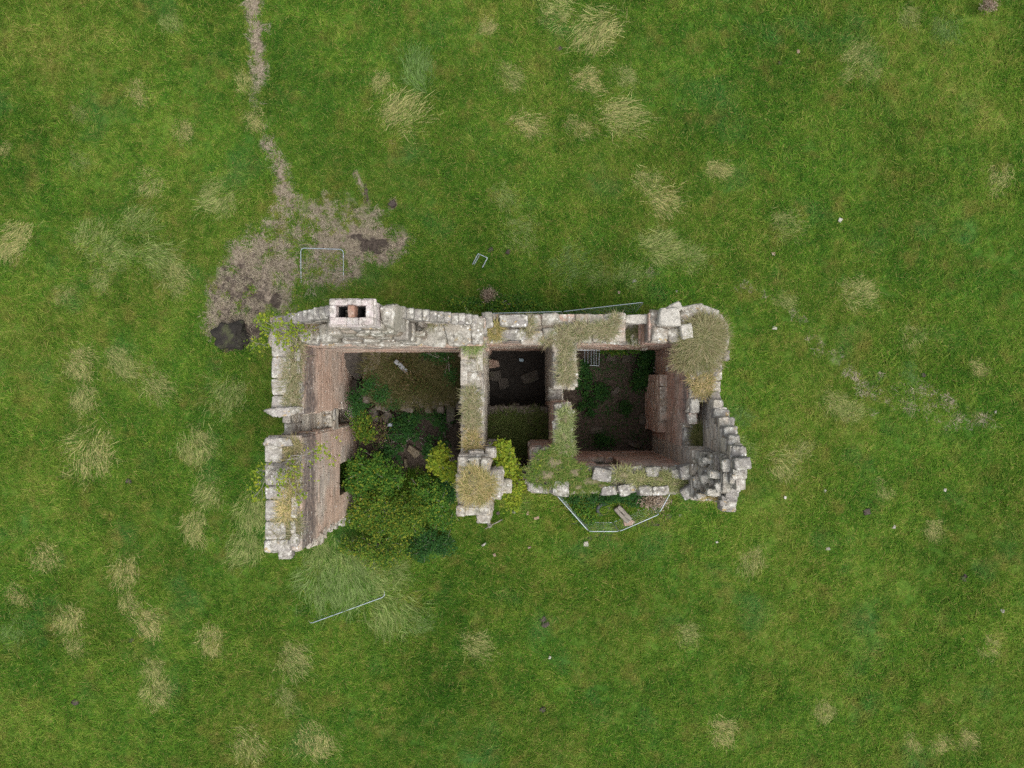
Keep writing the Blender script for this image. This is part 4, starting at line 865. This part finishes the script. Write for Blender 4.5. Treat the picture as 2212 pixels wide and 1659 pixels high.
# field tussocks, one object each: (px, py, size px, straw, heading deg, where)
TL = """1050 55 45 .8 200 small straw tussock at the top, left of the wide pale one|1275 65 125 .7 200 widest pale tussock by the top edge|1195 12 90 .6 160 flattened tussock cut by the top edge of the picture
900 135 95 .1 100 bluish green tussock above the fawn pair north of the chimney|820 180 50 .8 240 rusty tussock beside the bluish green one|875 245 115 .75 20 large straw tussock north of the chimney
1105 175 80 .6 300 olive tussock above the straw one in the upper middle|1275 180 75 .9 340 pale straw tussock with green flank, upper middle|1150 270 85 .9 350 bleached windswept tussock north of the spine wall
1255 275 65 .85 330 small bleached tussock right of the windswept one|1350 255 115 .7 345 broad windswept tussock north of the turret side|1355 165 60 .5 320 faint olive tussock above the broad windswept one
1405 400 70 .7 320 upper of the two straw tussocks north of the turret|1435 435 80 .85 350 lower of the two straw tussocks north of the turret|1560 367 60 .8 345 lone straw tussock north-east of the turret
1865 115 85 .6 30 olive tussock high on the right|1885 160 55 .55 310 tussock trailing below the olive one, high right|1970 40 55 .5 300 faint tussock by the bluish one at top right
2045 65 70 .12 270 bluish tussock at the top right|2160 395 80 .75 250 fawn tussock on the right edge, upper half|1700 490 70 .5 340 faint olive tussock right of the turret's north
1435 535 105 .45 350 long green-straw tussock just north of the turret|1130 510 85 .3 320 green tussock above the small metal frame|1095 430 70 .3 330 low green tussock in the lawn north of the spine wall
300 205 62 .9 290 straw tussock high on the left|170 245 48 .55 330 faint tussock left of the straw one, high left|395 285 55 .75 280 small straw tussock left of the path bend
370 42 50 .4 80 olive tussock at the top left|525 172 50 .75 110 brown tussock beside the path gap, upper|552 262 55 .85 270 brown tussock on the path gap, lower
165 350 55 .35 320 green tussock on the far left, upper half|320 395 75 .65 200 straw wisp above the matted left meadow|465 430 95 .5 210 olive swirl left of the worn earth's top
5 325 42 .85 270 orange tussock cut by the left edge|25 530 100 .8 240 large straw tussock on the left edge|300 480 95 .35 20 top swirl of the matted left meadow
200 510 95 .4 30 left swirl of the matted left meadow|250 548 110 .35 10 middle swirl of the matted left meadow|345 560 105 .35 350 right swirl of the matted left meadow
220 612 80 .5 270 lower left swirl of the matted meadow|380 610 80 .6 300 straw end of the matted meadow near the worn earth|130 640 55 .65 220 small straw wisp below the matted meadow
175 790 80 .75 310 straw tussock left of the boulder, farthest left|180 870 65 .7 280 tussock under the farthest left straw one|275 790 85 .6 320 olive tussock between the left straw one and the boulder
345 835 80 .6 310 wispy tussock left of the west wall|190 985 120 .78 240 biggest straw tussock on the left|430 975 90 .6 280 straw tussock left of the west wall's south length
455 1070 75 .6 260 tussock left of the sapling's branches|425 1150 78 .7 270 tussock left of the west wall's south end|480 860 95 .4 230 green-straw sweep beside the west wall
540 1115 100 .45 250 sweep of long grass hugging the west wall|525 1190 90 .45 240 sweep of long grass below the wall hugging one|95 1210 65 .88 290 straw tussock on the lower left, uppermost
42 1290 62 .95 310 palest tussock on the lower left edge|265 1240 75 .9 260 bleached tussock of the lower left chain, top|280 1312 65 .8 280 middle tussock of the lower left chain
325 1352 75 .88 310 bottom tussock of the lower left chain|145 1350 70 .85 280 straw tussock left of the lower left chain|160 1402 55 .75 270 small tussock trailing below the left straw one
760 1222 95 .3 280 short pale sward at the shrub's lower fringe|850 1238 90 .3 320 long sward under the low yellowing shrub|690 1210 80 .3 260 long sward between the wall tip and the shrub
20 1370 80 .15 260 bluish green tussock on the lower left edge|465 1390 70 .85 280 round straw tussock in the lower left middle|635 1425 90 .65 310 tussock below the fallen fence panel's left end
340 1500 70 .7 280 brown smear of grass near the bottom left|330 1450 50 .7 290 small brown tussock above the brown smear|540 1615 90 .75 310 left of the two tussocks on the bottom edge
692 1605 90 .82 310 right of the two tussocks on the bottom edge|622 1515 65 .55 300 faint tussock above the bottom edge pair|690 1275 120 .2 250 tall green sward left above the fallen panel
760 1275 125 .2 270 tall green sward over the fallen panel|850 1325 115 .28 320 green sward right of the fallen panel|905 1340 80 .2 350 smaller green sward farthest right of the fallen panel
1030 1400 80 .65 330 lone pale tussock in the lower middle|1862 640 85 .65 340 straw tussock east of the turret|1968 735 65 .6 290 small straw tussock on the right, above the track
2115 800 52 .85 330 orange tussock on the right edge, middle|1962 812 55 .05 280 dark bluish tussock right of the worn track|1810 875 70 .6 320 straw wisp below the worn track, upper
1845 885 60 .5 20 green-straw wisp beside the upper one|1735 970 60 .6 40 faint tussock east of the broken gable|1700 1005 75 .7 330 straw tussock east of the gable, lower
1910 1060 55 .65 310 small tussock in the right middle|1620 1212 70 .65 250 tussock south-east of the ruin|2132 1395 58 .85 300 pale tussock on the right, lower half
1565 1590 65 .85 310 brown tussock near the bottom, right of centre|1970 1605 48 .92 310 left of three tussocks at bottom right|2030 1603 52 .92 330 middle of three tussocks at bottom right
2088 1603 52 .88 310 right of three tussocks at bottom right|1490 1372 55 .6 330 faint tussock in the lower right middle|1785 1545 48 .75 270 small orange tussock above the bottom right three
2020 1150 45 .75 300 tiny tussock by the right edge|1700 650 55 .5 330 dry wisp at the start of the worn track|1240 575 100 .15 10 long dark green sward north of the fence
1360 600 90 .25 20 long green sward near the turret's north foot|820 1245 90 .35 330 long sward below the yellowing shrub|1290 590 60 .3 340 short sward between fence and small frame
2030 60 45 .3 300 pale wisp beside the bluish tussock|700 640 60 .25 30 green sward between worn earth and chimney|1500 560 80 .4 350 straw-green sweep north-east of the turret
1610 900 60 .1 20 deep green sward under the east gable|1610 975 60 .25 330 tall green tuft at the gable's foot|1830 160 40 .5 30 brown wisp high on the right"""
for i, row in enumerate([r for ln in TL.split('\n') for r in ln.split('|')]):
    w = row.split(' ', 5); px, py, sz, st, hd = map(float, w[:5]); me = tuss_mesh[i % 5]
    o = bpy.data.objects.new('grass_tussock', me); COL.objects.link(o)
    sc = sz*K*H/1.55; x, y = X(px), Y(py)
    o.location = (x-.25*sc*math.cos(R(hd)), y-.25*sc*math.sin(R(hd)), float(hillz(np.array(x), np.array(y)))); o.rotation_euler = (0, 0, R(hd)); o.scale = (sc, sc*(.8+.4*random.random()), .55+.35*sc)
    o.color = tcol(st); tag(o, w[5] if len(w[5].split()) > 3 else w[5]+' in the field', 'tussock', 'grass tussocks in the field')

# ------------------------------------------------------------------ fence panels
def fence(label, a, b, z0, z1, foot=(0, 0), group='galvanised site fence panels', wr=.0016, rails=True, name='fence_panel'):
    """a, b: ends (x,y); z0 lower rail, z1 upper rail heights; foot shifts the lower rail sideways (a leaning or lying panel)"""
    a, b = np.array([*a, 0.]), np.array([*b, 0.]); f = np.array([*foot, 0.]); d = (b-a)/np.linalg.norm(b-a)
    e = empty(name, tuple((a+b)/2), label, 'fence panel', group); za, zb = np.array([0, 0, z0]), np.array([0, 0, z1]); r = .021
    c = .14; upv = (zb-(f+za)); upv = upv/np.linalg.norm(upv)
    r = .017
    mb = MB(); T = [a+f+za, a+zb-upv*c, a+zb-upv*c*.3+d*c*.3, a+zb+d*c, b+zb-d*c, b+zb-upv*c*.3-d*c*.3, b+zb-upv*c, b+f+za]
    tube(mb, T, r, r, 8); tube(mb, [a+f+za+upv*.12, b+f+za+upv*.12], r, r, 8); mb.build('frame', M['steel'], e)
    mb = MB(); L = np.linalg.norm(b-a); n = int(L/.12)
    for i in range(1, n): p = a+d*L*i/n; tube(mb, [p+f+za+upv*.12, p+zb], wr, wr, 4)
    for k in range(1, 7): t = k/7; p = f*(1-t)+za*(1-t)+zb*t; tube(mb, [a+p, b+p], wr, wr, 4)
    mb.build('mesh_infill', M['steel'], e); return e
def q2(px, py, z): p = P(px, py, z); return (p[0], p[1])
fence('straight fence panel standing close against the north wall', q2(1040, 677.5, 2), q2(1214, 673, 2), -.06, 2.0)
fence('fence panel angled away from the north wall', q2(1216, 673, 2), q2(1390, 653, 2), -.06, 2.0, (-.05, -.28))
fence('left slanting panel of the bent fence south of the ruin', q2(1170, 1033, 2), q2(1270, 1146, 2), -.06, 2.0)
fence('short middle panel of the bent fence south of the ruin', q2(1272, 1148, 2), q2(1337, 1148, 2), -.06, 2.0)
fence('right panel of the bent fence beside the timber', q2(1338, 1148, 2), q2(1424, 1111, 2), -.06, 2.0)
fence('end panel running from the bent fence to the south wall', q2(1425, 1107, 2), q2(1462, 1040, 2), -.06, 2.0)
fence('fallen panel lying flat on the worn earth north of the chimney', q2(650, 536, .1), q2(742, 539, .1), -.2, .13, (-.06, -3.3), wr=.001)
fence('half sunken panel lying in long grass south of the ruin', q2(665, 1352, .4), q2(830, 1292, .4), -.16, .14, (-.25, .75), wr=.001)
def barrier(name, label, pts_list, r=.02, cat='frame'):
    e = empty(name, tuple(np.mean([p for pts in pts_list for p in pts], 0)*np.array([1, 1, 0])), label, cat)
    mb = MB(); tube(mb, pts_list[0], r, r, 8); mb.build('frame', M['steel'], e)
    for pts in pts_list[1:]: mb = MB(); tube(mb, pts, r*.75, r*.75, 6); mb.build('bar', M['steel'], e)
barrier('metal_frame', 'small three-sided metal frame in the grass north of the fence', [[P(1021, 571, .1), P(1033, 548, .35), P(1053, 557, .35), P(1042, 578, .1)], [P(1025, 571, .12), P(1035, 552, .3)]], .022)
barrier('crowd_barrier', 'white barred barrier leaning in the dark corner of the east bay', [[P(1246, 760, .1), P(1247, 756, 1.0), P(1295, 756, 1.0), P(1294, 790, .1)]]+[[P(x, 757, .95), P(x, 789, .12)] for x in (1263, 1270, 1277, 1283, 1288)]+[[P(1262, 789, .12), P(1294, 790, .12)]], .022, 'barrier')

# ------------------------------------------------------------------ loose things
def stone(label, px, py, z, size, mat='rubble', name='fallen_stone', group=None, rot=0, cat='stone', n=9, rough=.03, warp=.14):
    c = P(px, py, z); mb = MB(); sx, sy, sz = size; blocks(mb, [(0, 0, 0)], [(sx/2, sy/2, sz/2)], rot=R(rot), n=n, rough=rough*min(size), warp=warp)
    o = mb.build(name, M[mat]); zz = z if z > .05 else float(hillz(np.array(c[0]), np.array(c[1]))); o.location = (c[0], c[1], zz+sz*.22); tag(o, label, cat, group); return o
mb = MB(); T, Q = block_template(20); V = T/(np.sum(np.abs(T)**2.6, 1, keepdims=True)**(1/2.6))*np.array([.70, .54, .42])
V[:, 2] *= .8; V = V*(1+.55*(np.array([mnoise.noise(Vector(v)*1.9) for v in V])+.5*np.array([mnoise.noise(Vector(v)*4.5) for v in V])))[:, None]
mb.add(V, Q); o = mb.build('boulder', M['boulder']); c = P(507, 727, 0); o.location = (c[0], c[1], .22); tag(o, 'dark mossy boulder on muddy ground beside the west wall', 'boulder')
RG = 'rubble in the west bay'; FS = 'stones scattered on the grass south of the ruin'; WS = 'pale stones in the field'
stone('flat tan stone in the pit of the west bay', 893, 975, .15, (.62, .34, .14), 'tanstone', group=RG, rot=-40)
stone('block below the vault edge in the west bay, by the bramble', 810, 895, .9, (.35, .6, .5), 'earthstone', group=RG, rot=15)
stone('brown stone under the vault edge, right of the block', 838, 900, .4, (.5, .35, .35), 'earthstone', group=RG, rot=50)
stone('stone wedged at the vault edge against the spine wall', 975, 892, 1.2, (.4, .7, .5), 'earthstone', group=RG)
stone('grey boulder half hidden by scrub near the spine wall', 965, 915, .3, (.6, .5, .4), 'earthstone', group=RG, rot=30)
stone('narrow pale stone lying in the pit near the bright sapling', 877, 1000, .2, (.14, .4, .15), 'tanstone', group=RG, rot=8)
stone('small white stone in the west bay mud', 834, 952, .1, (.16, .12, .1), 'pale', group=RG)
MS = 'stones on the floor of the middle bay'
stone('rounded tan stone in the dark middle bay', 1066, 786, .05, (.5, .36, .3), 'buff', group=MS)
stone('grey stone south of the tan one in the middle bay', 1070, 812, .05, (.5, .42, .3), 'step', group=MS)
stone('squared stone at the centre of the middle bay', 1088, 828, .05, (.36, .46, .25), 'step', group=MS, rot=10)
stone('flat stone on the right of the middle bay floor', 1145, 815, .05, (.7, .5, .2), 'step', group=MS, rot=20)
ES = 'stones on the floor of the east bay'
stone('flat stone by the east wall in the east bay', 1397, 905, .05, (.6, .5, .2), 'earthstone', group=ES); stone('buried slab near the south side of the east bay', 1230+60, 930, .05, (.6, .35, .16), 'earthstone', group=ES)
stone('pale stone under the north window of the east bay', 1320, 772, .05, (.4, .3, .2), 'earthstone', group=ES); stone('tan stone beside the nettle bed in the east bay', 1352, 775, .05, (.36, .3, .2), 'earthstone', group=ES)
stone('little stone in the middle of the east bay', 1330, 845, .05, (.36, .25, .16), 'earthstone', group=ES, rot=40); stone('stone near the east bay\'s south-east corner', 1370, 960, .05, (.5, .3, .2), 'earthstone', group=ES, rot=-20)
for (px, py, sx, sy, mt, lab) in [(1265, 1174, .34, .3, 'pale', 'pinkish white stone below the bent fence'), (1000+695*.5877/1.736, 1000, 0, 0, '', ''), (1110, 1105, .28, .22, 'rubble', 'brown stone south-east of the pier toe'), (1057, 1131, .3, .55, 'rubble', 'long brown stone south of the pier'),
    (1076, 1108, .24, .2, 'mole', 'dark lump south of the pier toe'), (1140, 1108, .3, .2, 'buff', 'orange-tan stone between pier and fence'), (1159, 1118, .34, .2, 'buff', 'tan stone left of the bent fence'), (1046, 1175, .42, .14, 'pale', 'thin pale stone south of the dark bush'),
    (1068, 1198, .2, .18, 'buff', 'small yellow stone in the lower lawn'), (1144, 1182, .3, .16, 'buff', 'tan sliver of stone south of the fence corner'), (1188, 1421, .22, .17, 'pale', 'white stone alone in the lower lawn'),
    (1814, 476, .26, .2, 'pale', 'white stone in the upper right field'), (1668, 550, .26, .24, 'buff', 'pinkish stone north-east of the turret'), (1672, 709, .2, .28, 'pale', 'white stone east of the turret'), (1859, 1107+1, .0, .0, '', ''),
    (2040, 1058, .2, .18, 'pale', 'white stone far right below the track'), (1694, 1074, .2, .16, 'pale', 'cream stone south-east of the gable'), (1725, 110, .2, .28, 'buff', 'buff leaf-like stone in the upper right field'), (1931, 1138, .24, .2, 'rubble', 'grey stone in the right field'), (1788, 1185, .3, .22, 'rubble', 'lilac grey stone in the lower right field'), (1547, 1170, .16, .12, 'pale', 'tiny pale stone south-east of the ruin'), (1780, 1060, .2, .18, 'rubble', 'brown stone beyond the gable'),
    (2158, 1316, .24, .22, 'rubble', 'pinkish brown stone near the right edge'), (2145, 890, .2, .16, 'rubble', 'dull stone on the right edge by the track'), (1468, 1112, .2, .18, 'pale', 'pale stone by the fence\'s muddy end'), (1337, 632, .26, .2, 'buff', 'tan stone north of the angled fence panel'), (1460, 700-70, .16, .14, 'rubble', 'stone north of the turret wall'), (1370, 607, .3, .2, 'rubble', 'brown stone on the bare spot north of the fence')]:
    if sx: stone(lab, px, py, 0, (sx*.62, sy*.62, .13), 'rubble' if mt == 'pale' and px < 1100 else mt, group=WS if px > 1500 else FS if py > 1080 else None, rot=rng.uniform(0, 90))
for (px, py, s, lab) in [(1174, 1338, .36, 'upper of two dark molehills in the lower lawn'), (1179, 1349, .4, 'lower of two dark molehills in the lower lawn'), (1172, 1532, .34, 'lone molehill near the bottom middle'), (1872, 1105, .4, 'brown molehill in the right field'), (2079, 1247, .4, 'black molehill toward the lower right edge'),
    (283, 1383, .24, 'dark soil spot at the lower left chain of tussocks'), (162, 1518, .36, 'grey soil spot near the bottom left corner'), (1208, 103, .34, 'dark soil spot left of the widest pale tussock'), (1700-15, 466-330, .22, 'dark soil spot in the upper right field'), (1990, 1490-680, .26, 'dark soil spot by the right edge in the upper half'), (1060, 510+30, .3, 'black soil spot left above the small metal frame'), (1098, 545, .26, 'black soil spot right of the small metal frame'), (848, 441, .4, 'reddish molehill beside the worn earth'), (276, 1040, .3, 'dark soil spot left of the west wall')]:
    o = stone(lab, px, py, 0, (s*.75, s*.6, .14), 'mole', 'molehill', 'molehills and bare soil spots', rng.uniform(0, 90), 'molehill', 6, .12, .1)
# timber, plank, tyre, beams
def beam(name, label, a, b, w, h, mat, cat, n=9):
    a, b = np.array(a), np.array(b); L = np.linalg.norm(b-a); mb = MB(); blocks(mb, [(0, 0, 0)], [(L/2, w/2, h/2)], n=n, rough=.008, warp=.015)
    o = mb.build(name, M[mat]); o.location = tuple((a+b)/2); d = b-a; o.rotation_euler = (0, -math.asin(d[2]/L), math.atan2(d[1], d[0])); return tag(o, label, cat)
e = empty('timber_baulk', tuple(P(1345, 1110, .2)), 'weathered split timber lying inside the bent fence', 'timber')
for k, (off, w) in enumerate(((-.09, .15), (.09, .17))):
    a, b = P(1330, 1094, .32), P(1358, 1124, .18); d = b-a; L = np.linalg.norm(d); mb = MB(); blocks(mb, [(0, 0, 0)], [(L/2*(1-.04*k), w/2, .08)], n=9, rough=.008, warp=.03)
    o = mb.build('plank', M['wood'], e, origin=None); o.location = (-d[1]/L*off, d[0]/L*off, .08); o.rotation_euler = (0, .1, math.atan2(d[1], d[0])+.02*k)
stone('pink stone under the end of the split timber', 1357, 1127, 0, (.5, .32, .2), 'buff', rot=-10)
beam('plank', 'grey plank lying on the vault grass of the west bay', P(853, 779, 3.25), P(880, 803, 3.12), .17, .06, 'plank', 'plank')
beam('pole', 'thin pale pole lying below the yellow shrub', P(1096-52+4, 1202-60, .25), P(1085, 1122, .25), .04, .04, 'wood', 'pole', 4)
mb = MB(); c = P(1303, 1100, .04); Rr, rr = .27, .085
V = []; Q = []; k1, k2 = 28, 10
for i in range(k1):
    for j in range(k2):
        a, b = 6.283*i/k1, 6.283*j/k2; rad = Rr+rr*math.copysign(abs(math.cos(b))**.6, math.cos(b)); V.append((rad*math.cos(a), rad*math.sin(a), .10*math.copysign(abs(math.sin(b))**.6, math.sin(b)))); Q.append((i*k2+j, ((i+1) % k1)*k2+j, ((i+1) % k1)*k2+(j+1) % k2, i*k2+(j+1) % k2))
mb.add(V, Q); o = mb.build('tyre', M['rubber']); o.location = tuple(c); o.rotation_euler = (.25, .15, 0); tag(o, 'old black tyre half hidden in weeds by the south wall', 'tyre')
for (px, py, z, col, lab) in [(1230, 872+10, .1, (.62, .42, .60), 'pink scrap of litter on the east bay floor'), (1126, 778, .1, (.45, .6, .7), 'pale blue scrap of litter on the middle bay floor'), (842, 918, 1.2, (.28, .31, .36), 'grey-blue rag caught on the bramble')]:
    m = simple_mat('litter', col, .6); c = P(px, py, z); mb = MB(); g = np.linspace(-1, 1, 5); A, B = np.meshgrid(g, g); ix = np.arange(25).reshape(5, 5)
    for dz in (0, .012): mb.add(np.stack([A*.09+rng.normal(0, .008, A.shape), B*.06+rng.normal(0, .008, A.shape), .03*np.sin(A*3+B*2)+dz], -1).reshape(-1, 3), np.stack([ix[:-1, :-1], ix[:-1, 1:], ix[1:, 1:], ix[1:, :-1]], -1).reshape(-1, 4))
    o = mb.build('litter', m); o.location = tuple(c); tag(o, lab, 'litter')
